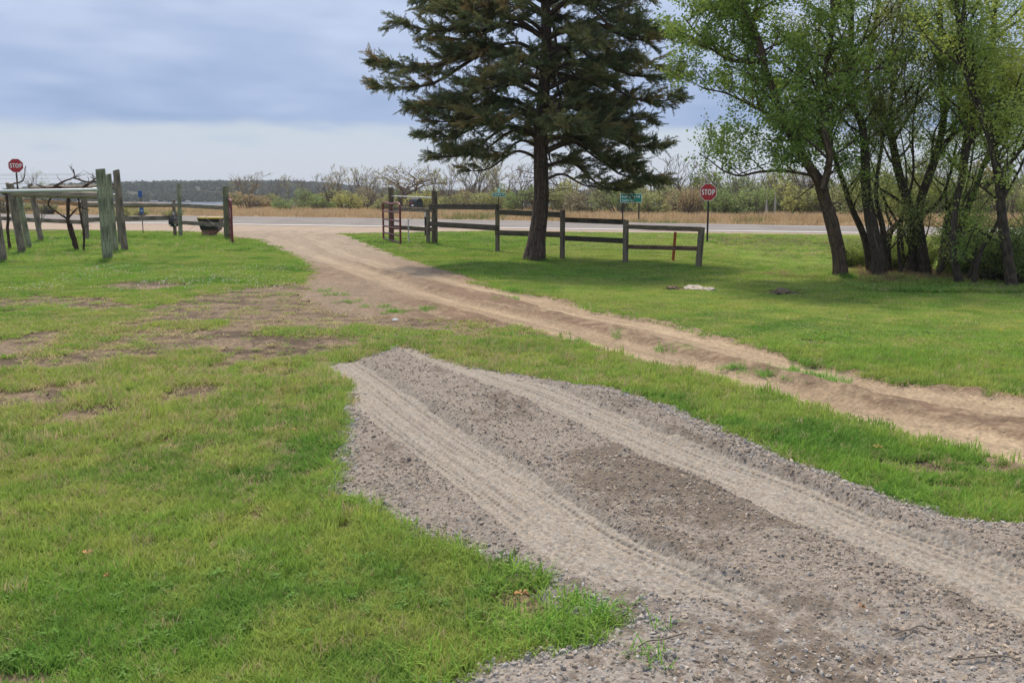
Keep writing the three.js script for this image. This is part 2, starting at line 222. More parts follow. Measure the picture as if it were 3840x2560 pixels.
const dry = (x, z) => clamp(0.75 * sstep(6, 1.5, Math.hypot((x + 3.5) / 1.3, (z + 13) / 1.6)) + 0.55 * (fbm(x * 0.7, z * 0.5, 4, 0, 55) - 0.42)); // worn, yellowing turf
const roadD = [0.9383, 0.3458];                                        // direction of the road's near edge line
const shoulderS = t => t < -7 ? -10.2 : t < 3 ? mix(-10.2, -3.6, sstep(-7, 2, t)) : mix(-3.6, -2.6, sstep(3, 18, t));   // near edge of the gravel shoulder
const roadT = (x, z) => x * roadD[0] + (z + 54) * roadD[1];
const beyond = (x, z) => x * roadD[1] - (z + 54) * roadD[0];           // metres past that line
function land(x, z) {
  const r = Math.hypot(x, z), s = beyond(x, z);
  let y = 0.10 * (fbm(x * 0.35, z * 0.35, 3, 0, 21) - 0.5) * sstep(2, 8, r) * sstep(-11.5, -15, s);
  y -= 0.28 * sstep(6.5, 9.5, x) * sstep(-5.4, -9, s) * sstep(-26, -31, z);
  if (s > 15) y -= 6.4 * sstep(0, 1, clamp((s - 15) / 470)) + 0.35 * sstep(15, 19, s) ;
  if (s > 480) y = mix(y, -9, sstep(480, 520, s));
  if (s > 640) y = mix(y, -5 + 10 * sstep(660, 1300, s) * fbm(x * 0.0028 + 5, z * 0.0028, 3, 0, 31) + 14 * sstep(-160, -330, x) * sstep(-760, -500, x) * sstep(700, 900, s), sstep(640, 680, s));
  return y;
}
function gravelH(x, z) { // spread gravel: two compacted wheel tracks with a loose ridge between
  const a = along(trackLeft, x, z), b = along(trackRight, x, z), sd = gravelIn(x, z), old = sstep(-5.5, -4.2, z - x * 0.45 + 0.7 * (fbm(x * 2.6, z * 2.6, 3, 0, 44) - 0.5));
  let h = 0.062, smoothness = 0;
  for (const [t, s] of [a, b]) {
    const w = 0.26 + 0.03 * (vn(s * 3, 1, 0, 5) - 0.5), inT = sstep(w + 0.10, w - 0.02, abs(t)) * (1 - 0.85 * old);
    h -= 0.066 * inT; smoothness = max(smoothness, inT);
    h += 0.028 * Math.exp(-(((abs(t) - 0.37) / 0.07) ** 2)) * (1 - old) * (t < 0 ? 1 : 0.6);
  }
  const loose = 1 - smoothness;
  h += loose * (0.055 * (fbm(x * 4, z * 4, 3, 0, 61) - 0.5) + 0.022 * (fbm(x * 24, z * 24, 2, 0, 62) - 0.5)) + 0.004 * (vn(x * 60, z * 60, 0, 63) - 0.5);
  h *= sstep(-0.05, 0.42, sd); if (sd < 0.05) h -= 0.05 * sstep(0.05, -0.12, sd);
  return { h: h + 0.008, smoothness, old, sd };
}
function dirtH(x, z) { // two worn ruts with a crown between; everything drawn out along the way the wheels went
  let h = 0, inR = 0; const A1 = along(rutFar, x, z), B1 = along(rutNear, x, z), st = 0.6 * vn(B1[0] * 8 + 40, B1[1] * 0.32, 0, 8) + 0.4 * vn(B1[0] * 24 + 70, B1[1] * 0.7, 0, 9);
  for (const [t, s] of [A1, B1]) { const w = 0.26 + 0.1 * (vn(s * 0.7, 2, 0, 4) - 0.5), k = sstep(w + 0.2, w - 0.06, abs(t)); inR = max(inR, k); h -= 0.05 * k; h += 0.026 * Math.exp(-(((abs(t) - 0.52) / 0.1) ** 2)) * (0.4 + 1.2 * vn(s * 1.1, 5, 0, 6)); h += 0.009 * k * (sin(t * 70 + 1.5 * vn(s * 0.5, 3, 0, 8)) * sstep(0.35, 0.55, vn(s * 0.35, 7, 0, 12)) + 0.5 * sin(t * 34 + s * 22) * sstep(0.5, 0.62, vn(s * 0.5, 17, 0, 12))); }
  h += (1 - inR) * (0.05 * (fbm(x * 3.4, z * 3.4, 3, 0, 81) - 0.5) + 0.035 * (st - 0.5)) + 0.014 * (fbm(x * 14, z * 14, 2, 0, 82) - 0.5);
  return { h, inR, st };
}
const ground = (x, z) => land(x, z) + (gravelIn(x, z) > 0 ? gravelH(x, z).h : 0);

function fan(r0, r1, dr, a0, a1, da, fn, keep) { // a sheet of rings round the yard; fn(x,z) -> [y, r,g,b]
  const rs = []; for (let r = r0; r < r1 * (1 + dr); r *= 1 + dr) rs.push(min(r, r1)); const nc = Math.ceil((a1 - a0) / da) + 1, p = new Float32Array(rs.length * nc * 3), c = new Float32Array(p.length), u = new Float32Array(rs.length * nc * 2), ok = new Int8Array(rs.length * nc), meta = [];
  for (let i = 0; i < rs.length; i++) for (let j = 0; j < nc; j++) { const a = (a0 + (a1 - a0) * j / (nc - 1)) * PI / 180, x = sin(a) * rs[i], z = -cos(a) * rs[i], k = i * nc + j, q = fn(x, z); p.set([x, q[0], z], k * 3); c.set([q[1], q[2], q[3]], k * 3); u.set([x, z], k * 2); ok[k] = q[4] ?? 0; }
  const out = {}; for (const [name, test] of Object.entries(keep)) {
    const map = new Int32Array(rs.length * nc).fill(-1), P = [], C = [], U = [], I = []; const v = k => { if (map[k] < 0) { map[k] = P.length / 3; P.push(p[k * 3], p[k * 3 + 1], p[k * 3 + 2]); C.push(c[k * 3], c[k * 3 + 1], c[k * 3 + 2]); U.push(u[k * 2], u[k * 2 + 1]); } return map[k]; };
    for (let i = 0; i < rs.length - 1; i++) for (let j = 0; j < nc - 1; j++) { const k = i * nc + j; if (test(ok[k], ok[k + 1], ok[k + nc], ok[k + nc + 1])) { const a = v(k), b = v(k + 1), e = v(k + nc), f = v(k + nc + 1); I.push(a, b, f, a, f, e); } }
    const g = new THREE.BufferGeometry(); g.setAttribute('position', new THREE.Float32BufferAttribute(P, 3)); g.setAttribute('color', new THREE.Float32BufferAttribute(C, 3)); g.setAttribute('uv', new THREE.Float32BufferAttribute(U, 2)); g.setIndex(I); g.computeVertexNormals(); out[name] = g;
  }
  return out;
}
const soilC = [0.385, 0.31, 0.24], soilDark = [0.145, 0.105, 0.08], thatch = [0.27, 0.225, 0.115], turf = [0.17, 0.205, 0.06], tanDry = [0.45, 0.34, 0.21], sandC = [0.48, 0.375, 0.255], sandPale = [0.56, 0.45, 0.32], dirtDark = [0.25, 0.17, 0.115];
{
  const near = fan(1.1, 98, 0.0092, -66, 66, 0.19, (x, z) => {
    const r = Math.hypot(x, z), s = beyond(x, z), dS = r < 60 ? dirtIn(x, z) : -5; let y = land(x, z), col, kind = 0;
    const n = fbm(x * 2.2, z * 2.2, 4, 0, 11), m = fbm(x * 9, z * 9, 3, 0, 13);
    if (s > 12) col = mix3([0.30, 0.255, 0.15], tanDry, sstep(0.35, 0.65, n));
    else {
      const b = r < 40 ? bareness(x, z) : 0, dk = sstep(0.47, 0.60, fbm(x * 1.3 + 4, z * 3.2, 4, 0, 14) * 0.65 + m * 0.35);
      col = mix3(mix3(turf, thatch, clamp(dry(x, z) + 0.7 * (m - 0.5))), mix3(soilC, soilDark, dk * 0.9), b);
      y -= 0.02 * b * sstep(2, 6, r);
    }
    if (dS > 0.3) kind = 1; if (dS > 0.02) y -= 0.16 * sstep(0.02, 0.2, dS);
    if (r < 14) { const g = gravelIn(x, z); if (g > 0.22) kind = 2; }
    return [y, ...col, kind];
  }, { lawn: (a, b, c, d) => !(a && b && c && d) });
  struct('lawn', near.lawn, M.lawn);
  const dirtAt = (x, z) => {
    const dS = dirtIn(x, z), D = dirtH(x, z), n = fbm(x * 2.2, z * 2.2, 4, 0, 11), m = fbm(x * 9, z * 9, 3, 0, 13), far = sstep(-20, -34, z);
    let col = mix3(mix3(sandC, dirtDark, (1 - D.inR) * sstep(0.33, 0.52, n * 0.25 + m * 0.35 + D.st * 0.4) * 0.95), sandPale, 0.8 * D.inR * sstep(0.25, 0.6, 0.5 * n + 0.5 * D.st));
    col = mix3(col, soilC, 0.6 * sstep(-1.2, -3, x) * sstep(-24, -21, z)); col = mix3(col, [0.49, 0.415, 0.33], far * 0.8); const v = 0.76 + 0.48 * D.st;
    return [land(x, z) + D.h * sstep(-0.05, 0.2, dS) + 0.014 - 0.05 * sstep(0.08, -0.1, dS), col[0] * v, col[1] * v, col[2] * v, dS > -0.12 ? 1 : 0];
  }, all = (a, b, c, d) => a + b + c + d === 4;
  const dirt = struct('dirt_driveway', mergeGeometries([fan(5.6, 24, 0.0052, -17, 58, 0.1, dirtAt, { f: all }).f, fan(23.9, 62, 0.0085, -26, 10, 0.16, dirtAt, { f: all }).f]), M.dirt);
  const cG = [0.425, 0.38, 0.335], cTrack = [0.515, 0.475, 0.415], cDamp = [0.25, 0.21, 0.17], cOld = [0.455, 0.425, 0.395], cGrey = [0.41, 0.395, 0.385];
  const g = fan(2.2, 13.6, 0.004, -16, 52, 0.095, (x, z) => {
    const G = gravelH(x, z), n = fbm(x * 1.6, z * 1.6, 4, 0, 15), m = fbm(x * 12, z * 12, 3, 0, 16), damp = (1 - G.smoothness) * sstep(0.50, 0.66, n * 0.7 + m * 0.3 + 0.13 * sstep(1.7, 0.3, Math.hypot(x - 1.0, (z + 6.1) / 1.3)) - 0.05);
    let c = mix3(mix3(cG, cDamp, damp), cTrack, G.smoothness * (0.75 + 0.25 * m)); c = mix3(c, mix3(cOld, [0.23, 0.19, 0.155], sstep(0.48, 0.62, 0.5 * n + 0.5 * m)), G.old * 0.85); c = mix3(c, cGrey, 0.8 * sstep(x > 0.6 ? 0.5 : 0.2, 0.05, G.sd) * (1 - G.smoothness));
    return [land(x, z) + G.h, ...c, G.sd > -0.16 ? 1 : 0];
  }, { gravel: (a, b, c, d) => a + b + c + d === 4 });
  struct('gravel_pad', g.gravel, M.gravel);
  for (const P of [trackLeft, trackRight]) { // pressed wheel tracks: a closer mesh laid along each track, with the tyre's lug lines in it
    const S = [], nT = 62; { let acc = 0; for (let i = 1; i < P.length; i++) { const ex = P[i][0] - P[i - 1][0], ez = P[i][1] - P[i - 1][1], L = Math.hypot(ex, ez); for (let q = 0; q < L; q += 0.0135) { const f = q / L, a = P[max(0, i - 2)], b = P[min(P.length - 1, i + 1)], d0 = [P[i][0] - a[0], P[i][1] - a[1]], d1 = [b[0] - P[i - 1][0], b[1] - P[i - 1][1]], dx = mix(d0[0] / Math.hypot(...d0), d1[0] / Math.hypot(...d1), f), dz = mix(d0[1] / Math.hypot(...d0), d1[1] / Math.hypot(...d1), f); S.push([P[i - 1][0] + ex * f, P[i - 1][1] + ez * f, dx, dz, acc + q]); } acc += L; } }
    const p = [], c = [], u = [], I = []; let row = 0;
    for (const [x0, z0, dx, dz, s] of S) { for (let k = 0; k < nT; k++) {
      const t = (k / (nT - 1) - 0.5) * 0.68, x = x0 - dz * t, z = z0 + dx * t, G = gravelH(x, z), fade = (1 - G.old) * sstep(0.1, 0.35, G.sd), edge = sstep(0.33, 0.255, abs(t) + 0.03 * (vn(s * 6, t > 0 ? 3 : 8, 0, 5) - 0.5)); let h = 0.014 * edge * fade - 0.014 * (1 - edge * fade);
      for (const [o, ph, dp] of [[-0.225, 0.1, 1], [-0.17, 0.5, 0.9], [-0.075, 0.3, 0.7], [-0.01, 0.8, 1], [0.055, 0.15, 0.6], [0.15, 0.6, 1], [0.21, 0.9, 0.8]]) { const zig = 0.009 * (abs(((s / 0.055 + ph) % 1) * 2 - 1) - 0.5), g = abs(t - o - zig - 0.02 * (vn(s * 0.8, ph * 9, 0, 21) - 0.5)); if (g < 0.016) h -= 0.028 * dp * sstep(0.016, 0.004, g) * edge * fade * sstep(0.3, 0.62, 0.6 * vn(s * 0.55 + ph * 40, o * 30, 0, 9) + 0.4 * vn(s * 3.1 + ph * 11, o * 30, 0, 19)) * (0.45 + 0.55 * sstep(-0.5, 0.3, sin(s * 114 + ph * 20))); }
      h += 0.004 * (vn(x * 70, z * 70, 0, 63) - 0.5) + 0.008 * (vn(t * 30, s * 0.9, 0, 66) - 0.5) * edge;
      const st = vn(t * 34 + 9, s * 0.7, 0, 67), m = fbm(x * 12, z * 12, 3, 0, 16), cc = mix3(mix3(cTrack, cG, 0.6 * sstep(0.42, 0.72, 0.5 * st + 0.5 * m)), cOld, G.old); p.push(x, land(x, z) + G.h + h, z); c.push(...cc); u.push(x, z); } row++; }
    for (let i = 0; i < row - 1; i++) for (let k = 0; k < nT - 1; k++) { const a = i * nT + k; I.push(a, a + 1, a + nT, a + 1, a + nT + 1, a + nT); }
    const w = new THREE.BufferGeometry(); w.setAttribute('position', new THREE.Float32BufferAttribute(p, 3)); w.setAttribute('color', new THREE.Float32BufferAttribute(c, 3)); w.setAttribute('uv', new THREE.Float32BufferAttribute(u, 2)); w.setIndex(I); w.computeVertexNormals(); if (w.attributes.normal.getY(500) < 0) { w.setIndex(I.map((_, i) => I[i - i % 3 + 2 - i % 3])); w.computeVertexNormals(); } struct('wheel_track', w, M.track);
  }
  const far = fan(86, 2600, 0.03, -75, 75, 0.5, (x, z) => {
    const s = beyond(x, z), n = fbm(x * 0.03, z * 0.03, 4, 0, 19); let c = mix3([0.30, 0.25, 0.13], tanDry, sstep(0.3, 0.6, n)); if (s > 560) c = mix3([0.045, 0.055, 0.035], [0.07, 0.075, 0.05], n);
    return [land(x, z) - (s < 200 ? 0.12 : 0), ...c];
  }, { f: () => true });
  struct('marsh_and_hills', far.f, M.far);
}
function sheet(name, poly, y, mat, uvs = 1) { const sh = new THREE.Shape(poly.map(p => new THREE.Vector2(p[0], -p[1]))), g = new THREE.ShapeGeometry(sh); g.rotateX(-PI / 2); const P = g.attributes.position, U = g.attributes.uv; for (let i = 0; i < P.count; i++) { P.setY(i, y); U.setXY(i, P.getX(i) * uvs, P.getZ(i) * uvs); } g.computeVertexNormals(); return struct(name, g, mat); }
{ // highway: gravel shoulder, asphalt, white edge line
  const L = (t, s) => [t * roadD[0] + s * roadD[1], -54 + t * roadD[1] - s * roadD[0]];
  const jag = (t, s, k) => L(t, s + k * (fbm(t * 0.5, s, 3, 0, 33) - 0.5) * 2);
  const sh = []; for (let t = -110; t <= 70; t += 1) sh.push(jag(t, shoulderS(t), 0.5)); for (let t = 70; t >= -110; t -= 10) sh.push(L(t, -0.2)); sheet('road_shoulder', sh, 0.012, M.shoulder);
  const farT = t => t < 14 ? mix(6.9, 13.4, sstep(22, -30, t)) : 6.9; const rd = A(), rq = (t, s) => { const p = L(t, s); return rd.vert(p[0], 0.02 + 0.018 * clamp(s, 0, 7), p[1], 0, 1, 0, p[0], p[1]); }; for (let t = -110; t < 70; t += 2) { const rows = tt => [-0.55 + 0.12 * (fbm(tt * 0.5, 3, 3, 0, 33) - 0.5), 0, 3.5, min(7, farT(tt) - 0.3), farT(tt) + 0.2 * (fbm(tt * 0.5, 8, 3, 0, 33) - 0.5)], a = rows(t).map(q => rq(t, q)), b = rows(t + 2).map(q => rq(t + 2, q)); for (let k = 0; k < 4; k++) rd.i.push(a[k], b[k], b[k + 1], a[k], b[k + 1], a[k + 1]); } const road = struct('road', rd.build(), M.asphalt);
  const line = (f, w) => { const g = A(); for (let t = -110; t < 70; t += 4) { const q = (tt, s) => { const p = L(tt, s); return [p[0], 0.03 + 0.018 * clamp(s, 0, 7), p[1]]; }; g.poly(q(t, f(t)), q(t + 4, f(t + 4)), q(t + 4, f(t + 4) + w), q(t, f(t) + w)); } return g.build(); };
  part(road, 'edge_line', line(() => 0.0, 0.6), M.white, 'white painted line along the near edge of the road'); part(road, 'edge_line', line(t => farT(t) - 1.2, 0.2), M.white);
  const w = new THREE.PlaneGeometry(3200, 400); w.rotateX(-PI / 2); w.translate(0, -6.05, -640); const lake = struct('lake', w, M.water); lake.name = 'lake_water';
}
console.log('land done');
// ------------------------------------------------------------------ fences, gates, posts
function post(parent, name, base, top, r, mat, sides = 12) { const b = [base[0], land(base[0], base[2]) - 0.25, base[2]], n = 7, pts = [], rad = []; for (let k = 0; k <= n; k++) { const t = k / n; pts.push([mix(b[0], top[0], t) + 0.004 * sin(k * 2.1 + b[0]), mix(b[1], top[1], t), mix(b[2], top[2], t)]); rad.push(r * (0.97 - 0.08 * t)); } rad.push(r * 0.9); pts.push([top[0], top[1] + 0.012, top[2]]); return part(parent, name, A().tube(pts, rad, sides, true, 0.02, 5 + Math.floor(abs(base[0]) * 7)).build(), mat); }
function squarePost(parent, name, base, topY, w, mat, lean = [0, 0]) { const y = land(base[0], base[1]) - 0.25, g = A(), c = [[-w / 2, -w / 2], [w / 2, -w / 2], [w / 2, w / 2], [-w / 2, w / 2]]; for (let k = 0; k < 4; k++) { const a = c[k], b = c[(k + 1) % 4], B = q => [base[0] + q[0], y, base[1] + q[1]], T = q => [base[0] + q[0] + lean[0], topY, base[1] + q[1] + lean[1]]; const p0 = B(a), p1 = B(b), p2 = T(b), p3 = T(a), n = new V3(p1[0] - p0[0], 0, p1[2] - p0[2]).cross(new V3(0, 1, 0)).negate().normalize(); const s = g.p.length / 3; g.vert(...p0, n.x, 0, n.z, k * w, 0); g.vert(...p1, n.x, 0, n.z, k * w + w, 0); g.vert(...p2, n.x, 0, n.z, k * w + w, topY); g.vert(...p3, n.x, 0, n.z, k * w, topY); g.i.push(s, s + 2, s + 1, s, s + 3, s + 2); } g.poly([base[0] + c[0][0] + lean[0], topY, base[1] + c[0][1] + lean[1]], [base[0] + c[3][0] + lean[0], topY, base[1] + c[3][1] + lean[1]], [base[0] + c[2][0] + lean[0], topY, base[1] + c[2][1] + lean[1]], [base[0] + c[1][0] + lean[0], topY, base[1] + c[1][1] + lean[1]]); return part(parent, name, g.build(), mat); }
const rail = (parent, name, a, b, h, t, mat) => part(parent, name, A().board(a, b, h, t).build(), mat);

{ // two-rail plank fence stepping down the lawn behind the cedar
  const f = thing('plank_fence', 'two-rail dark plank fence stepping down behind the big evergreen trunk', 'fence');
  squarePost(f, 'post', [-3.27, -37.56], 1.36, 0.15, M.greyWood); squarePost(f, 'post', [-0.49, -32.58], 1.6, 0.15, M.greyWood); squarePost(f, 'post', [1.54, -29.34], 1.47, 0.15, M.greyWood); squarePost(f, 'post', [3.28, -27.68], 1.22, 0.15, M.greyWood, [-0.01, 0]); squarePost(f, 'post', [5.06, -26.04], 1.07, 0.15, M.greyWood, [0.07, 0]);
  rail(f, 'rail', [-3.2, 1.47, -37.4], [-0.5, 1.52, -32.47], 0.19, 0.045, M.darkWood); rail(f, 'rail', [-3.2, 0.80, -37.4], [-0.5, 0.82, -32.47], 0.19, 0.045, M.darkWood);
  rail(f, 'rail', [-0.56, 1.35, -32.62], [1.52, 1.33, -29.4], 0.17, 0.045, M.darkWood); rail(f, 'rail', [-0.56, 0.66, -32.62], [1.52, 0.73, -29.4], 0.17, 0.045, M.darkWood);
  rail(f, 'rail', [1.5, 1.18, -29.4], [3.26, 1.16, -27.75], 0.15, 0.045, M.darkWood); rail(f, 'rail', [1.5, 0.63, -29.4], [3.26, 0.62, -27.75], 0.15, 0.045, M.darkWood);
  rail(f, 'rail', [3.3, 1.03, -27.62], [5.13, 1.02, -26.0], 0.13, 0.045, M.newRail); rail(f, 'rail', [3.3, 0.46, -27.62], [5.05, 0.50, -26.0], 0.12, 0.045, M.redRail).userData.label = 'reddish lower rail of the last bay';
}
{ // brace beside the right-hand gate
  const f = thing('gate_brace', 'dark post-and-rail gate brace with wires below the mailbox', 'fence brace');
  post(f, 'post', [-4.96, 0, -39.57], [-4.95, 2.19, -39.57], 0.12, M.brownPost); post(f, 'post', [-3.0, 0, -37.24], [-2.98, 2.05, -37.24], 0.125, M.brownPost);
  rail(f, 'rail', [-4.9, 1.35, -39.4], [-3.05, 1.33, -37.35], 0.17, 0.05, M.greyWood); rail(f, 'rail', [-4.9, 0.6, -39.4], [-3.05, 0.58, -37.35], 0.17, 0.05, M.brownPost);
  part(f, 'brace_pipe', A().tube([[-4.93, 1.86, -39.5], [-3.02, 1.80, -37.3]], 0.022, 8).build(), M.steel);
  part(f, 'wire', A().tube([[-4.9, 0.2, -39.5], [-3.1, 1.75, -37.36]], 0.006, 4).build(), M.wire); part(f, 'wire', A().tube([[-4.9, 1.75, -39.5], [-3.1, 0.2, -37.36]], 0.006, 4).build(), M.wire);
}
{ // brace beside the left-hand gate
  const f = thing('gate_brace', 'weathered post-and-rail gate brace in front of the black bin', 'fence brace');
  post(f, 'post', [-14.97, 0, -43.44], [-14.93, 2.38, -43.44], 0.1, M.greenPost); post(f, 'post', [-12.27, 0, -41.41], [-12.24, 2.23, -41.41], 0.14, M.mossPost);
  rail(f, 'rail', [-15.4, 1.45, -43.75], [-12.32, 1.34, -41.55], 0.17, 0.05, M.greyWood); rail(f, 'rail', [-15.4, 0.68, -43.75], [-12.32, 0.6, -41.55], 0.17, 0.05, M.greyWood);
  part(f, 'brace_pipe', A().tube([[-14.88, 2.12, -43.3], [-12.3, 1.98, -41.45]], 0.016, 7).build(), M.wire);
  part(f, 'wire', A().tube([[-14.85, 0.1, -43.3], [-12.4, 1.5, -41.5]], 0.006, 4).build(), M.wire); part(f, 'wire', A().tube([[-14.2, 1.45, -42.8], [-12.35, 0.2, -41.5]], 0.006, 4).build(), M.wire);
  part(f, 'rope', A().tube(smooth([[-12.38, 0.72, -41.3], [-12.2, 0.66, -41.2], [-11.9, 0.8, -40.6], [-11.5, 0.98, -39.6], [-11.08, 1.02, -38.4]], 14), 0.014, 6).build(), M.greyWood);
}
{ // weathered rails running left behind the vines
  const f = thing('rail_fence', 'weathered two-rail fence behind the grape trellis by the road', 'fence');
  post(f, 'post', [-15.53, 0, -44.31], [-15.5, 1.66, -44.31], 0.085, M.greyWood); squarePost(f, 'post', [-18.18, -41.03], 1.76, 0.2, M.greyWood, [0.03, 0]); post(f, 'post', [-22.4, 0, -40.4], [-22.4, 1.8, -40.4], 0.09, M.greyWood);
  rail(f, 'rail', [-22.6, 1.78, -40.5], [-18.12, 1.5, -41.15], 0.17, 0.045, M.freshWood).userData.label = 'newer orange-brown upper rail'; rail(f, 'rail', [-22.6, 0.97, -40.5], [-18.12, 0.74, -41.15], 0.17, 0.045, M.greyWood);
  part(f, 'rail', A().tube(smooth([[-18.2, 1.5, -41.2], [-17.4, 1.47, -42.3], [-16.6, 1.46, -43.2], [-15.5, 1.43, -44.2]], 12), [0.12, 0.125, 0.12, 0.13, 0.125, 0.12, 0.12, 0.125, 0.12, 0.11, 0.1, 0.105, 0.1], 9, true, 0.16, 77).build(), M.log); rail(f, 'rail', [-18.2, 0.84, -41.2], [-15.5, 0.86, -44.2], 0.2, 0.05, M.greyWood);
}
function pipeGate(label, hinge, end, h) { // tubular farm gate, six bars
  const D = new V3(end[0] - hinge[0], 0, end[1] - hinge[1]), L = D.length(); const g = thing('pipe_gate', label, 'gate', [hinge[0], land(...hinge) + 0.06, hinge[1]]); g.rotation.y = Math.atan2(-D.z, D.x);
  part(g, 'frame', A().tube(smooth([[0, 0, 0], [0, h * 0.5, 0], [0, h - 0.12, 0], [0.1, h, 0], [L / 2, h, 0], [L - 0.1, h, 0], [L, h - 0.12, 0], [L, h * 0.5, 0], [L, 0, 0]], 60), 0.042, 9).build(), M.redPipe);
  for (const y of [0.02, 0.27, 0.54, 0.82, 1.14]) part(g, 'bar', A().tube([[0, y * h / 1.45, 0], [L, y * h / 1.45, 0]], 0.034, 8).build(), M.redPipe);
  part(g, 'stay', A().tube([[L * 0.52, 0, 0], [L * 0.52, h, 0]], 0.03, 8).build(), M.redPipe); return g;
}
pipeGate('red pipe gate standing open beside the mailbox post', [-5.45, -40.8], [-4.34, -37.4], 1.5);
{ const g = pipeGate('red pipe gate seen edge-on beside the mossy gate post', [-12.05, -41.2], [-11.02, -37.9], 1.62); part(g, 'plate', new THREE.BoxGeometry(0.12, 0.32, 0.012).translate(3.3, 1.12, 0.045), M.signWhite); }
function bentPost(p, q, r, mat, parent, name) { return post(parent, name, p, q, r, mat); }

{ // grape trellis: pairs of stout posts joined by a horizontal strut, one pair to each row
  const t1 = thing('grape_trellis', 'nearest trellis brace, thick green post with galvanised pipe strut', 'trellis', [0, 0, 0], 'grape trellis braces');
  post(t1, 'end_post', [-14.78, 0, -27.85], [-14.95, 2.2, -27.85], 0.13, M.greyWood); post(t1, 'brace_post', [-11.89, 0, -28.21], [-11.95, 2.66, -28.21], 0.15, M.greenPost, 16);
  part(t1, 'strut', A().tube([[-15.0, 2.03, -27.88], [-11.98, 2.08, -28.15]], 0.05, 10).build(), M.steel); part(t1, 'clamp', A().tube([[-12.16, 2.08, -28.13], [-12.0, 2.08, -28.15]], 0.062, 10).build(), M.steel);
  const t2 = thing('grape_trellis', 'second trellis brace with thick grey log strut', 'trellis', [0, 0, 0], 'grape trellis braces');
  post(t2, 'end_post', [-16.25, 0, -31.88], [-16.42, 2.28, -31.7], 0.13, M.greyWood); post(t2, 'brace_post', [-12.99, 0, -31.42], [-13.07, 2.56, -31.42], 0.11, M.greenPost); part(t2, 'strut', A().tube(smooth([[-16.35, 1.98, -31.75], [-15, 1.95, -31.65], [-13.07, 1.9, -31.45]], 8), 0.12, 12, true, 0.05, 8).build(), M.log);
  const t3 = thing('grape_trellis', 'third trellis brace, slim leaning green end post', 'trellis', [0, 0, 0], 'grape trellis braces');
  post(t3, 'end_post', [-17.24, 0, -34.35], [-17.5, 2.03, -34.3], 0.105, M.greenPost); post(t3, 'brace_post', [-13.06, 0, -32.4], [-13.2, 2.72, -32.4], 0.12, M.greyWood); part(t3, 'strut', A().tube([[-17.45, 1.92, -34.3], [-13.15, 1.92, -32.45]], 0.045, 9).build(), M.steel);
  const t4 = thing('grape_trellis', 'farthest trellis brace with log strut under the vine canes', 'trellis', [0, 0, 0], 'grape trellis braces');
  post(t4, 'end_post', [-19.01, 0, -38.87], [-19.28, 2.32, -38.8], 0.11, M.greyWood); post(t4, 'brace_post', [-15.3, 0, -37.6], [-15.35, 2.5, -37.6], 0.1, M.greyWood); part(t4, 'strut', A().tube([[-19.2, 2.17, -38.75], [-15.33, 2.22, -37.65]], 0.1, 10, true, 0.05, 9).build(), M.log);
  const wires = [[t1, 2.5, -28.05, -11.95], [t2, 2.46, -31.6, -13.1], [t2, 2.3, -31.6, -13.1], [t3, 2.62, -32.4, -13.2], [t4, 2.36, -38.0, -15.4]]; for (const [t, y, z, x] of wires) part(t, 'wire', A().tube([[x, y, z], [x - 5, y - 0.02, z - 0.15], [x - 12, y + 0.03, z - 0.4]], 0.004, 4).build(), M.wire);
}
function vine(label, at, mains, seed) { // gnarled grape vine: bare trunks, arms and canes
  const R = rng(seed), v = thing('grape_vine', label, 'vine', at, 'grape vines'), tr = A(), ca = [];
  for (const [pts, r0, r1] of mains) { const n = pts.length * 4, s = smooth(pts, n); tr.tube(s.map(p => [p[0] + (R() - 0.5) * 0.02, p[1], p[2] + (R() - 0.5) * 0.02]), s.map((_, k) => mix(r0, r1, k / n) * (0.9 + 0.3 * R())), 7, true);
    if (r0 < 0.04) for (let k = 0; k < 7; k++) { const p = s[Math.floor(R() * n)], d = [(R() - 0.5) * 0.8, 0.04 + R() * 0.26, (R() - 0.5) * 0.5]; ca.push(A().tube([p, [p[0] + d[0] * 0.5 + (R() - 0.5) * 0.1, p[1] + d[1] * 0.5, p[2] + d[2] * 0.5], [p[0] + d[0], p[1] + d[1] * (0.6 + 0.5 * R()), p[2] + d[2]]], [0.013, 0.009, 0.004], 5, false).build()); } }
  part(v, 'trunk', tr.build(), M.vineBark); for (const c of ca) part(v, 'cane', c, M.vineBark); return v;
}
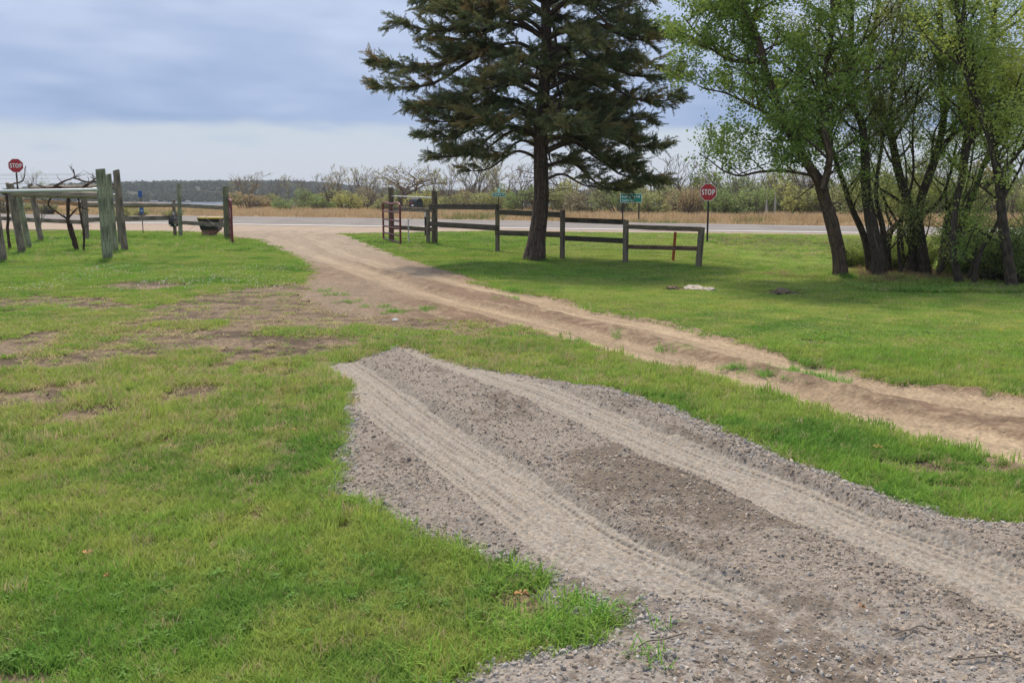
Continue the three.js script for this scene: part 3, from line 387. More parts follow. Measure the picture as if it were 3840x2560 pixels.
vine('gnarled bare grape vine sprawling over the trellis struts', [-15.0, land(-15, -33), -33], [[[[0.05, -0.1, 0], [-0.1, 0.5, 0], [-0.2, 1.0, 0], [-0.14, 1.75, 0], [-0.1, 2.05, 0]], 0.06, 0.05], [[[0.15, -0.1, 0.1], [0.0, 0.55, 0.05], [-0.1, 0.95, 0]], 0.04, 0.035], [[[0.3, -0.1, 0.1], [0.36, 0.6, 0.1], [0.3, 1.2, 0.1], [0.24, 2.05, 0.1]], 0.038, 0.028], [[[-0.2, 1.1, 0], [-0.5, 1.35, 0.1], [-0.78, 1.6, 0.1], [-0.55, 2.05, 0.05]], 0.032, 0.026], [[[-0.16, 1.15, 0], [0.1, 1.4, 0.1], [0.24, 1.5, 0.1], [0.6, 1.42, 0.1]], 0.03, 0.016], [[[-0.1, 2.0, 0], [-0.45, 2.2, 0], [-0.8, 2.15, 0], [-1.2, 2.28, 0]], 0.045, 0.018], [[[-0.1, 2.0, 0], [0.3, 2.12, 0], [0.75, 2.36, 0.1], [1.3, 2.3, 0], [1.7, 2.24, 0]], 0.05, 0.02], [[[-0.6, 2.2, 0], [-0.2, 2.4, 0], [0.1, 2.52, 0], [0.12, 2.8, 0]], 0.038, 0.012], [[[0.1, 2.5, 0], [0.6, 2.36, 0], [1.0, 2.4, 0]], 0.03, 0.015], [[[0.5, 2.2, 0], [0.8, 2.45, 0], [1.05, 2.55, 0]], 0.025, 0.012]], 31);
vine('bare grape vine canes at the far left end of trellis', [-17.6, land(-17.6, -33.5), -33.5], [[[[0.1, -0.1, 0], [0.05, 0.7, 0], [0.12, 1.4, 0], [0.1, 2.0, 0]], 0.05, 0.045], [[[0.1, 1.95, 0], [0.3, 2.25, 0], [0.7, 2.4, 0], [0.85, 2.9, 0]], 0.04, 0.012], [[[0.1, 1.9, 0], [-0.4, 2.2, 0], [-1.0, 2.3, 0]], 0.04, 0.02]], 37);

// ------------------------------------------------------------------ signs, mailbox and roadside things
const fonts = await new FontLoader().loadAsync('fonts/droid/droid_sans_bold.typeface.json');
function lettering(parent, text, w, h, z, mat, x = 0, y = 0) { const g = new TextGeometry(text, { font: fonts, size: 1, depth: 0.004, curveSegments: 4 }); g.computeBoundingBox(); const b = g.boundingBox, sx = w / (b.max.x - b.min.x), sy = h / (b.max.y - b.min.y); g.translate(-(b.min.x + b.max.x) / 2, -(b.min.y + b.max.y) / 2, 0); g.scale(sx, sy, 1); g.translate(x, y, z); return part(parent, 'lettering', g, mat); }
function plate(w, h, r, t) { const s = new THREE.Shape(), x = -w / 2, y = -h / 2; s.moveTo(x + r, y); s.lineTo(x + w - r, y); s.quadraticCurveTo(x + w, y, x + w, y + r); s.lineTo(x + w, y + h - r); s.quadraticCurveTo(x + w, y + h, x + w - r, y + h); s.lineTo(x + r, y + h); s.quadraticCurveTo(x, y + h, x, y + h - r); s.lineTo(x, y + r); s.quadraticCurveTo(x, y, x + r, y); return new THREE.ExtrudeGeometry(s, { depth: t, bevelEnabled: false }); }
const octagon = (R, t) => { const s = new THREE.Shape(); for (let k = 0; k < 8; k++) { const a = PI / 8 + k * PI / 4; k ? s.lineTo(R * cos(a), R * sin(a)) : s.moveTo(R * cos(a), R * sin(a)); } s.closePath(); return new THREE.ExtrudeGeometry(s, { depth: t, bevelEnabled: false }); };
function stopSign(label, p, cy, size, yaw) {
  const s = thing('stop_sign', label, 'stop sign', [p[0], land(...p), p[1]], 'stop signs'); s.rotation.y = yaw; const R = size / 2 / cos(PI / 8);
  part(s, 'post', A().tube([[0, -0.4, 0], [0, cy + size * 0.35, 0]], [0.042, 0.042], 8).build(), M.darkPost);
  const b = part(s, 'face', octagon(R, 0.004).translate(0, cy, 0.045), M.signWhite); part(b, 'red_panel', octagon(R * 0.945, 0.003).translate(0, cy, 0.05), M.stopRed); lettering(b, 'STOP', size * 0.80, size * 0.33, 0.054, M.signWhite, 0, cy);
}
stopSign('red stop sign on dark post right of the plank fence', [8.57, -42.2], 2.2, 0.74, -0.5);
stopSign('red stop sign standing tall behind the grape trellis', [-25.1, -49.2], 3.35, 0.68, 0.4);
{
  const s = thing('street_sign', 'small green street name sign reading County 15 above the fence', 'street sign', [-0.66, land(-0.66, -48.1), -48.1]);
  part(s, 'post', A().tube([[0, -0.3, 0], [0, 1.86, 0]], 0.022, 8).build(), M.darkPost); const f = part(s, 'blade', plate(0.64, 0.2, 0.03, 0.006).translate(0, 1.9, 0.02), M.signWhite); part(f, 'green_panel', plate(0.61, 0.17, 0.025, 0.004).translate(0, 1.9, 0.025), M.signGreen); lettering(f, 'County 15', 0.52, 0.12, 0.03, M.signWhite, 0, 1.9);
  const sq = new THREE.MeshStandardMaterial({ roughness: 0.5, side: THREE.DoubleSide }); sq.color.setRGB(0.42, 0.68, 0.6); part(s, 'top_tab', plate(0.13, 0.22, 0.01, 0.006).translate(0, 2.11, 0.02), sq);
}
{
  const z = -63.2, k = z / -58.5, x = 7.19 * k, s = thing('road_sign', 'large green road sign reading Long Lake on two posts', 'road sign', [x, 0.02, z]); s.rotation.y = 0.05;
  for (const dx of [-0.52, 0.54]) part(s, 'post', A().tube([[dx, -0.4, 0], [dx, 1.5, 0]], 0.05, 7).build(), M.darkPost);
  const f = part(s, 'board', plate(1.42, 0.58, 0.05, 0.008).translate(0, 1.62, 0.06), M.signWhite); part(f, 'green_panel', plate(1.37, 0.53, 0.04, 0.004).translate(0, 1.62, 0.068), M.signGreen); lettering(f, 'Long Lake', 1.18, 0.2, 0.074, M.signWhite, 0, 1.71); lettering(f, 'Todd County', 0.82, 0.12, 0.074, M.signWhite, -0.18, 1.47);
}
{
  const m = thing('mailbox', 'black rounded mailbox with red flag on a white arm', 'mailbox', [-4.42, 1.3, -44.4]); m.rotation.y = 0.75;
  const sh = new THREE.Shape(); sh.moveTo(-0.16, 0); sh.lineTo(0.16, 0); sh.lineTo(0.16, 0.26); sh.absarc(0, 0.26, 0.16, 0, PI); sh.lineTo(-0.16, 0); const body = new THREE.ExtrudeGeometry(sh, { depth: 0.55, bevelEnabled: true, bevelSize: 0.008, bevelThickness: 0.008, bevelSegments: 2, curveSegments: 16 }).translate(0, 0.01, -0.27);
  part(m, 'body', body, std([0.02, 0.021, 0.024], { roughness: 0.3 })); part(m, 'door', new THREE.ExtrudeGeometry(sh, { depth: 0.02, bevelEnabled: true, bevelSize: 0.012, bevelThickness: 0.006, curveSegments: 16 }).translate(0, 0.01, 0.292), M.black);
  for (const y of [0.08, 0.16, 0.24]) part(m, 'rib', new THREE.BoxGeometry(0.28, 0.016, 0.014).translate(0, y, 0.325), std([0.16, 0.16, 0.17], { roughness: 0.4 }));
  part(m, 'flag', new THREE.BoxGeometry(0.012, 0.07, 0.2).translate(-0.178, 0.24, -0.1), M.flagRed); part(m, 'number_label', new THREE.BoxGeometry(0.006, 0.07, 0.15).translate(-0.174, 0.12, -0.02), M.signWhite);
  part(m, 'arm', A().tube(smooth([[0, -0.03, 0.25], [0.2, -0.05, 0.2], [0.42, -0.16, 0.12], [0.5, -0.45, 0.08]], 14), 0.032, 8).build(), M.signWhite); part(m, 'stand', A().tube([[0.5, -0.42, 0.08], [0.5, -1.6, 0.08]], 0.06, 8).build(), M.darkPost);
}
{
  const b = thing('feed_bin', 'black tapered bin with yellow rim behind the gate brace', 'bin', [-13.9, land(-13.9, -44.5), -44.5]), tr = (w0, d0, y0, w1, d1, y1) => { const g = A(), c = (w, d, y) => [[-w, y, d], [w, y, d], [w, y, -d], [-w, y, -d]], P = c(w0 / 2, d0 / 2, y0), Q = c(w1 / 2, d1 / 2, y1); for (let k = 0; k < 4; k++) g.poly(P[k], P[(k + 1) % 4], Q[(k + 1) % 4], Q[k]); g.poly(Q[0], Q[1], Q[2], Q[3]); g.poly(P[3], P[2], P[1], P[0]); return g.build(); };
  part(b, 'tub', tr(0.8, 0.6, 0.3, 0.98, 0.75, 0.8), M.black); part(b, 'lip', tr(1.03, 0.8, 0.78, 1.03, 0.8, 0.82), M.black); part(b, 'rim', tr(1.02, 0.79, 0.822, 1.0, 0.77, 0.875), M.yellow);
  part(b, 'base_block', tr(0.55, 0.5, -0.1, 0.55, 0.5, 0.298), M.tan).position.x = -0.1; part(b, 'chute', (() => { const g = A(); g.poly([-0.05, 0.02, 0.27], [0.16, 0.1, 0.29], [0.4, 0.3, 0.29], [0.0, 0.3, 0.29]); g.poly([-0.05, 0.02, 0.27], [0.0, 0.3, 0.29], [0.0, 0.3, -0.2], [-0.05, 0.02, -0.2]); g.poly([0.16, 0.1, 0.29], [0.16, 0.1, -0.2], [0.4, 0.3, -0.2], [0.4, 0.3, 0.29]); return g.build(); })(), std([0.2, 0.09, 0.06])); part(b, 'skid_board', new THREE.BoxGeometry(0.95, 0.05, 0.14).translate(0, 0.03, 0.42), M.greyWood);
}
{
  const k = thing('hanging_float', 'round black float with two white ovals hung on fence post', 'float', [-15.4, 0.69, -43.9]); k.scale.setScalar(1.15); const prof = [[0, -0.2], [0.09, -0.2], [0.16, -0.17], [0.2, -0.1], [0.21, 0], [0.19, 0.09], [0.14, 0.16], [0.07, 0.2], [0.05, 0.24], [0, 0.245]].map(p => new THREE.Vector2(...p));
  part(k, 'body', new THREE.LatheGeometry(prof, 24), M.black); for (const s of [-1, 1]) part(k, 'oval', new THREE.SphereGeometry(0.05, 14, 8).scale(1, 0.55, 0.5).rotateZ(-s * 0.5).translate(s * 0.1, -0.13, 0.155), M.signWhite); part(k, 'cord', A().tube(smooth([[0, 0.22, 0], [0.03, 0.32, 0.02], [-0.02, 0.36, 0], [-0.05, 0.3, -0.05], [-0.08, 0.36, -0.2]], 14), 0.012, 6).build(), M.signWhite);
}
{
  const b = thing('marker_post', 'thin post with two blue address plates near the road', 'marker', [-18.05, land(-18.05, -47.1), -47.1]); part(b, 'post', A().tube([[0, -0.3, 0], [-0.02, 2.05, 0]], 0.022, 7).build(), M.brownPost); part(b, 'plate', plate(0.19, 0.32, 0.01, 0.006).translate(-0.03, 1.92, 0.03), M.blue);
  const f = part(b, 'plate', plate(0.19, 0.44, 0.03, 0.006).translate(0, 1.2, 0.03), M.blue); part(f, 'lettering', new THREE.BoxGeometry(0.1, 0.03, 0.003).translate(0, 1.12, 0.04), M.signWhite);
}
solo('marker_stake', 'orange-red wooden stake leaning behind the last fence bay', 'stake', A().board([4.73, -0.2, -28.21], [4.79, 0.86, -28.21], 0.08, 0.04).build(), M.orange);
{ const g = A(); g.tube([[-4.04, -0.3, -37.6], [-4.05, 0.98, -37.6]], 0.022, 6); for (let k = 0; k < 12; k++) g.tube([[-4.07, 0.1 + k * 0.07, -37.6], [-4.01, 0.1 + k * 0.07, -37.57]], 0.008, 4); solo('steel_stake', 'thin studded grey steel post beside the open red gate', 'stake', g.build(), M.steel); }
console.log('built things done');
// ------------------------------------------------------------------ foliage pieces
function leafCluster(seed, n, L, W, spread, flat = 0.5) { const R = rng(seed), g = A(); for (let k = 0; k < n; k++) { const a = R() * 2 * PI, e = (R() - 0.35) * 1.6, c = [(R() - 0.5) * spread, (R() - 0.5) * spread, (R() - 0.5) * spread], l = L * (0.7 + 0.6 * R()), w = W * (0.7 + 0.6 * R()), d = new V3(cos(a) * cos(e), sin(e) * flat, sin(a) * cos(e)).normalize(), s = new V3(R() - 0.5, R() - 0.5, R() - 0.5).cross(d).normalize(), at = (t, o) => [c[0] + d.x * l * t + s.x * w * o, c[1] + d.y * l * t + s.y * w * o - 0.15 * l * t * t, c[2] + d.z * l * t + s.z * w * o]; g.poly(at(0, 0), at(0.45, 0.5), at(1, 0), at(0.5, -0.5)); } return g.build(); }
function cedarSpray(seed) { // a flat drooping frond along +x with scaly side sprigs
  const R = rng(seed), g = A(); for (let k = 0; k < 30; k++) { const t = (k + R()) / 30, side = k % 2 ? 1 : -1, b = [0.30 * t, -0.05 * t * t + (R() - 0.5) * 0.03, (R() - 0.5) * 0.025], l = (0.10 - 0.065 * t) * (0.6 + 0.7 * R()), an = 0.5 + 0.5 * R(), d = new V3(cos(an), (R() - 0.55) * 0.7, side * sin(an)).normalize(), w = new V3(R() - 0.5, R() - 0.5, R() - 0.5).cross(d).normalize().multiplyScalar(0.006 + 0.006 * R()), e = [b[0] + d.x * l, b[1] + d.y * l, b[2] + d.z * l], m = [b[0] + d.x * l * 0.45, b[1] + d.y * l * 0.45, b[2] + d.z * l * 0.45]; g.poly(b, [m[0] + w.x, m[1] + w.y, m[2] + w.z], e, [m[0] - w.x, m[1] - w.y, m[2] - w.z]); const v = w.clone().cross(d).normalize().multiplyScalar(0.008); g.poly(b, [m[0] + v.x, m[1] + v.y, m[2] + v.z], e, [m[0] - v.x, m[1] - v.y, m[2] - v.z]); } return g.build(); }
const QX = new V3(1, 0, 0), QT = new THREE.Quaternion(), QR = new THREE.Quaternion(), QV = new V3(); function alignQ(x, y, z, roll) { QT.setFromUnitVectors(QX, QV.set(x, y, z).normalize()); QR.setFromAxisAngle(QX, roll); QT.multiply(QR); return [QT.x, QT.y, QT.z, QT.w]; }
const leafGeo = [leafCluster(1, 11, 0.07, 0.042, 0.22), leafCluster(2, 11, 0.075, 0.024, 0.26), leafCluster(3, 10, 0.07, 0.022, 0.2)];
const cedarGeo = cedarSpray(5);

{ // ---------------- the big red cedar
  const R = rng(91), H = 12.2, tr = thing('cedar_tree', 'tall dark evergreen with drooping sprays standing before the plank fence', 'tree', [0.66, land(0.66, -28.2), -28.2]);
  const tp = [], rad = []; for (let k = 0; k <= 30; k++) { const t = k / 30, y = -0.2 + t * (H + 0.2); tp.push([0.36 * t * (1 - 0.4 * t) + 0.05 * sin(y * 1.3) + 0.12 * sstep(0.3, 2.2, y), y, 0.04 * sin(y * 0.9)]); rad.push(0.245 * (1 - t) ** 0.75 + 0.02 + 0.16 * Math.exp(-max(0, y) * 3.2)); }
  const trunk = A(); { const S = 22, s0 = 0; for (let k = 0; k <= 30; k++) for (let j = 0; j <= S; j++) { const a = j / S * 2 * PI, y = tp[k][1], fl = 1 + (0.10 + 0.18 * Math.exp(-max(0, y) * 2.5)) * (vn(cos(a) * 2.4 + 5, sin(a) * 2.4 + y * 0.25, 0, 3) - 0.5) * 2 - 0.07 * abs(sin(a * 4.5 + 0.4 * y)); trunk.vert(tp[k][0] + cos(a) * rad[k] * fl, y, tp[k][2] + sin(a) * rad[k] * fl, cos(a), 0, sin(a), j / S * 1.5, y); } for (let k = 0; k < 30; k++) for (let j = 0; j < S; j++) { const a = s0 + k * (S + 1) + j; trunk.i.push(a, a + S + 1, a + 1, a + 1, a + S + 1, a + S + 2); } }
  const tg = trunk.build(); tg.computeVertexNormals(); part(tr, 'trunk', tg, M.cedarBark);
  const X = y => { const t = clamp(y / H); return [0.36 * t * (1 - 0.4 * t) + 0.05 * sin(y * 1.3) + 0.12 * sstep(0.3, 2.2, y), 0.04 * sin(y * 0.9)]; };
  const limbs = []; // [start height, tip x, tip y, tip z, density]
  limbs.push([5.45, -5.0, 5.65, 0.6, 1.25], [5.5, -5.1, 5.05, -0.6, 1.1], [6.3, -4.0, 6.75, 0.3, 1.2], [7.0, -3.4, 7.5, 0.2, 1.1], [4.9, -3.85, 4.35, 0.5, 1.3], [4.1, -3.5, 3.55, 0.2, 1.3], [3.6, -3.2, 2.95, 0.7, 0.9], [2.95, -2.3, 2.6, 0.2, 0.5], [5.3, 4.5, 5.45, -0.3, 1.1], [4.9, 4.5, 4.6, 0.4, 1.1], [3.9, 3.9, 3.25, 0.3, 1.3], [3.1, 3.9, 2.3, 0.5, 1.3], [2.7, 3.1, 2.0, -0.6, 1.1], [2.3, 2.2, 2.2, 0.8, 0.7], [7.2, 3.3, 7.6, 0.2, 1.2], [6.3, 4.0, 6.35, 0.4, 1.2], [4.3, 3.4, 4.0, 1.0, 1.1], [3.4, 3.0, 2.9, 1.3, 1.0]);
  const env = [[2.4, 2.4], [3.5, 3.4], [5, 4.1], [6.5, 4.0], [8, 3.7], [9.5, 2.9], [11, 1.3], [12, 0.5]], er = y => { for (let k = 1; k < env.length; k++) if (y < env[k][0]) return mix(env[k - 1][1], env[k][1], clamp((y - env[k - 1][0]) / (env[k][0] - env[k - 1][0]))); return 0.4; };
  for (let k = 0; k < 70; k++) { const y = 2.9 + (k / 70) * 9 + R() * 0.3, a = k * 2.399 + R() * 0.6, r = er(y) * (0.6 + 0.42 * R()), [cx, cz] = X(y); limbs.push([y, cx + cos(a) * r, y + (R() - 0.45) * 1.1 - 0.1 * r, cz + sin(a) * r, 0.75 + 0.5 * R()]); }
  const br = A(), spray = []; for (const l of limbs) { const cx = X(l[0])[0]; l[1] = cx + (l[1] - cx) * (l[0] > 6 ? 1.03 : 0.95); }
  for (const [y0, x1, y1, z1, den] of limbs) {
    const [cx, cz] = X(y0), L = Math.hypot(x1 - cx, y1 - y0, z1 - cz), pts = smooth([[cx, y0, cz], [mix(cx, x1, 0.3), mix(y0, y1, 0.3) + 0.14 * L * (0.6 + 0.5 * R()), mix(cz, z1, 0.3) + 0.1 * (R() - 0.5) * L], [mix(cx, x1, 0.65), mix(y0, y1, 0.65) - 0.02 * L, mix(cz, z1, 0.65)], [x1, y1, z1]], 14), r0 = 0.02 + 0.014 * L;
    br.tube(pts, pts.map((_, k) => r0 * (1 - k / 15) + 0.005), 6, false);
    const nT = Math.round(L * 8.5 * den);
    for (let q = 0; q < nT; q++) {
      const t = 0.2 + 0.8 * Math.pow(R(), 0.75), P = pts[min(14, Math.floor(t * 14))], out = new V3(x1 - cx, 0, z1 - cz).normalize(), side = R() < 0.5 ? -1 : 1, l = (0.35 + 0.85 * R()) * (1.15 - 0.6 * t) , d = new V3(out.x * 0.75 - out.z * side * (0.4 + 0.8 * R()), -0.35 + 0.95 * R(), out.z * 0.75 + out.x * side * (0.4 + 0.8 * R())).normalize(), E = [P[0] + d.x * l, P[1] + d.y * l, P[2] + d.z * l];
      br.tube([P, [mix(P[0], E[0], 0.5), mix(P[1], E[1], 0.5) + 0.04, mix(P[2], E[2], 0.5)], E], [0.012, 0.008, 0.004], 4, false);
      const ns = Math.round((3 + l * 15) * (0.7 + 0.4 * den)), age = R(), base = mix3([0.17, 0.21, 0.095], mix3([0.27, 0.27, 0.115], [0.42, 0.29, 0.13], sstep(0.78, 1.1, age)), sstep(0.25, 0.85, age));
      for (let s = 0; s < ns; s++) { const u = 0.12 + 0.88 * (s + R()) / ns, v = 0.65 + 0.7 * R(), sc = 0.55 + 0.65 * R(); spray.push([mix(P[0], E[0], u) + (R() - 0.5) * 0.08, mix(P[1], E[1], u) + 0.02 + (R() - 0.5) * 0.07, mix(P[2], E[2], u) + (R() - 0.5) * 0.08, ...alignQ(d.x + (R() - 0.5) * 1.5, d.y - 0.15 + (R() - 0.5) * 0.9, d.z + (R() - 0.5) * 1.5, R() * 6.3), sc, sc, sc, base[0] * v, base[1] * v, base[2] * v]); }
    }
  }
  for (let k = 0; k < 70; k++) { const y = 1.6 + R() * 4.5, a = R() * 2 * PI, [cx, cz] = X(y), l = 0.4 + R() * 1.1; br.tube([[cx, y, cz], [cx + cos(a) * l * 0.6, y + (R() - 0.4) * 0.3, cz + sin(a) * l * 0.6], [cx + cos(a) * l + 0.1, y - 0.25 * R(), cz + sin(a) * l]], [0.012, 0.007, 0.003], 4, false); } // dead snags on the bole
  part(tr, 'branches', br.build(), M.cedarBark).userData.kind = 'stuff'; instances(tr, 'foliage', cedarGeo, M.needle, spray); console.log('cedar sprays', spray.length);
}

// ---------------- broadleaf trees: explicit limbs, random branches and twigs, leaf clusters
function broadleaf(name, label, limbs, o) { // limbs: [[ [x,y]...], z, r0, r1, bushy ]
  const R = rng(o.seed), first = limbs[0], bx = first[0][0][0], bz = first[1], by = land(bx, bz), tr = thing(name, label, 'tree', [bx, by, bz], o.group), tk = A(), br = A(), leaves = [];
  limbs.forEach(([p2, z, r0, r1, bushy], li) => {
    const raw = p2.map((p, k) => [p[0] - bx + (k ? (R() - 0.5) * 0.05 : 0), (k === 0 && !li ? -0.2 : p[1] - by), z - bz + 0.5 * (vn(k * 0.7 + li * 3.3, o.seed * 1.7, 0, 5) - 0.5) * min(1, k * 0.5)]), n = raw.length * 4, pts = smooth(raw, n), Ltot = pts.length;
    tk.tube(pts, pts.map((p, k) => 0.86 * mix(r0, r1, k / n) * (1 + (li === 0 ? 0.35 * Math.exp(-max(0, p[1]) * 4) : 0))), r0 > 0.08 ? 12 : 7, true, 0.10, 11 + li);
    let len = 0; for (let k = 1; k < pts.length; k++) len += Math.hypot(pts[k][0] - pts[k - 1][0], pts[k][1] - pts[k - 1][1], pts[k][2] - pts[k - 1][2]);
    const nb = Math.round(len * o.branches * (bushy ?? 1));
    for (let b = 0; b < nb; b++) {
      const t = 0.05 + 0.95 * (b + R()) / nb, k0 = min(n, Math.floor(t * n)), P = pts[k0]; if (P[1] < (o.from ?? 1.6) && R() < 0.8) continue;
      const a = R() * 2 * PI, up = o.up * (0.4 + 0.9 * R()), T = pts[min(n, k0 + 1)], dir = new V3(cos(a) + (T[0] - P[0]) * 2, up, sin(a) + (T[2] - P[2]) * 2).normalize(), L = o.len * (0.45 + 0.8 * R()) * (1.1 - 0.3 * t), q = [P]; let d = dir.clone();
      for (let s = 1; s <= 4; s++) { d.add(new V3((R() - 0.5) * 0.5, (R() - 0.5) * 0.35 + o.curl * 0.12, (R() - 0.5) * 0.5)).normalize(); const l = q[s - 1]; q.push([l[0] + d.x * L / 4, l[1] + d.y * L / 4, l[2] + d.z * L / 4]); }
      const rb = min(mix(r0, r1, t) * 0.55, 0.008 + 0.016 * L); br.tube(q, [rb, rb * 0.8, rb * 0.6, rb * 0.4, 0.003], 5, false);
      const nt = Math.round(L * o.twigs);
      for (let w = 0; w < nt; w++) {
        const u = 0.2 + 0.8 * (w + R()) / nt, i0 = min(3, Math.floor(u * 4)), f = u * 4 - i0, S = [0, 1, 2].map(c => mix(q[i0][c], q[i0 + 1][c], f)), e = new V3(d.x * 0.6 + (R() - 0.5) * 1.6, 0.25 + (R() - 0.5) * 1.2 + o.curl * 0.3, d.z * 0.6 + (R() - 0.5) * 1.6).normalize(), l = o.twigLen * (0.5 + R()), E = [S[0] + e.x * l, S[1] + e.y * l, S[2] + e.z * l];
        br.tube([S, [mix(S[0], E[0], 0.5), mix(S[1], E[1], 0.5) + 0.03 * l, mix(S[2], E[2], 0.5)], E], [0.007, 0.005, 0.0025], 3, false);
        const nl = Math.round(o.leaves * l * (0.6 + 0.8 * R()));
        for (let c = 0; c < nl; c++) { const v = 0.15 + 0.9 * (c + R()) / nl, j = 0.16, tone = R(), m = mix3(o.tones[0], o.tones[1], tone), b2 = 0.8 + 0.4 * R(), sc = o.size * (0.7 + 0.6 * R()); leaves.push([mix(S[0], E[0], v) + (R() - 0.5) * j, mix(S[1], E[1], v) + (R() - 0.5) * j, mix(S[2], E[2], v) + (R() - 0.5) * j, ...randQ(R), sc, sc, sc, m[0] * b2, m[1] * b2, m[2] * b2]); }
      }
    }
  });
  part(tr, 'trunk', tk.build(), o.bark); part(tr, 'branches', br.build(), o.bark).userData.kind = 'stuff'; instances(tr, 'foliage', leafGeo[o.leaf], M.leaf, leaves); return leaves.length;
}
const mapleTones = [[0.19, 0.30, 0.06], [0.29, 0.40, 0.09]], willowTones = [[0.28, 0.34, 0.115], [0.41, 0.46, 0.16]], brightTones = [[0.36, 0.45, 0.10], [0.50, 0.57, 0.145]];
let nl = 0;
const mo = { seed: 301, branches: 6.5, up: 0.7, len: 1.35, curl: 0.3, twigs: 6, twigLen: 0.5, leaves: 10, size: 1.0, leaf: 0, tones: mapleTones, bark: M.mapleBark, from: 2.3 };
nl += broadleaf('maple_tree', 'leaning forked tree with curved brown trunk and dense green leaves', [
  [[[7.71,0.03],[7.65,0.49],[7.56,0.94],[7.4,1.39],[7.24,1.88],[7.08,2.28]], -22.4, 0.185, 0.165, 0.5],
  [[[7.08,2.28],[6.78,2.61],[6.5,3.17],[6.21,3.65],[5.99,4.11],[5.73,4.66],[5.55,5.26],[5.36,5.64],[5.22,5.93],[5.07,6.35],[4.88,6.89],[4.7,7.8]], -22.4, 0.135, 0.05, 1.15],
  [[[7.12,2.1],[7.19,2.49],[7.16,2.88],[6.95,3.53],[6.91,3.83],[7.12,4.17],[7.08,4.64],[7.15,5.19],[7.13,5.81],[7.09,6.35],[7.19,6.88],[7.2,7.9]], -22.2, 0.105, 0.04, 1.1],
  [[[5.61,4.92],[4.9,5],[4.59,5.26],[4.14,5.55],[3.87,5.85]], -22.4, 0.07, 0.015, 1.1], [[[5.36,5.64],[5.46,5.97],[5.53,6.35],[5.58,7.4]], -22.4, 0.06, 0.03, 1], [[[7.09,4.62],[7.48,4.7],[8,4.72],[8.48,4.76],[8.83,4.79]], -22.2, 0.045, 0.012, 0.7],
  [[[6.98,2.38],[6.21,2.49],[5.64,2.46],[5.24,2.38],[4.83,2.49],[4.52,2.71],[4.24,2.89]], -22.35, 0.045, 0.01, 0.55], [[[6.97,2.19],[6.61,1.92],[6.31,1.75],[6.13,1.64]], -22.3, 0.02, 0.006, 0.15], [[[6.2,3.7],[5.6,4.0],[5.0,4.3],[4.4,4.4]], -22.9, 0.05, 0.012, 1.0], [[[6.5,3.2],[6.0,3.15],[5.6,3.2]], -21.9, 0.04, 0.01, 0.9]], mo);
const wo = { branches: 6.5, up: 1.2, len: 1.5, curl: 0.8, twigs: 5.5, twigLen: 0.55, leaves: 9, size: 1.0, leaf: 1, tones: willowTones, bark: M.willowBark, from: 2.5, group: 'trees in the thicket by the lawn' };
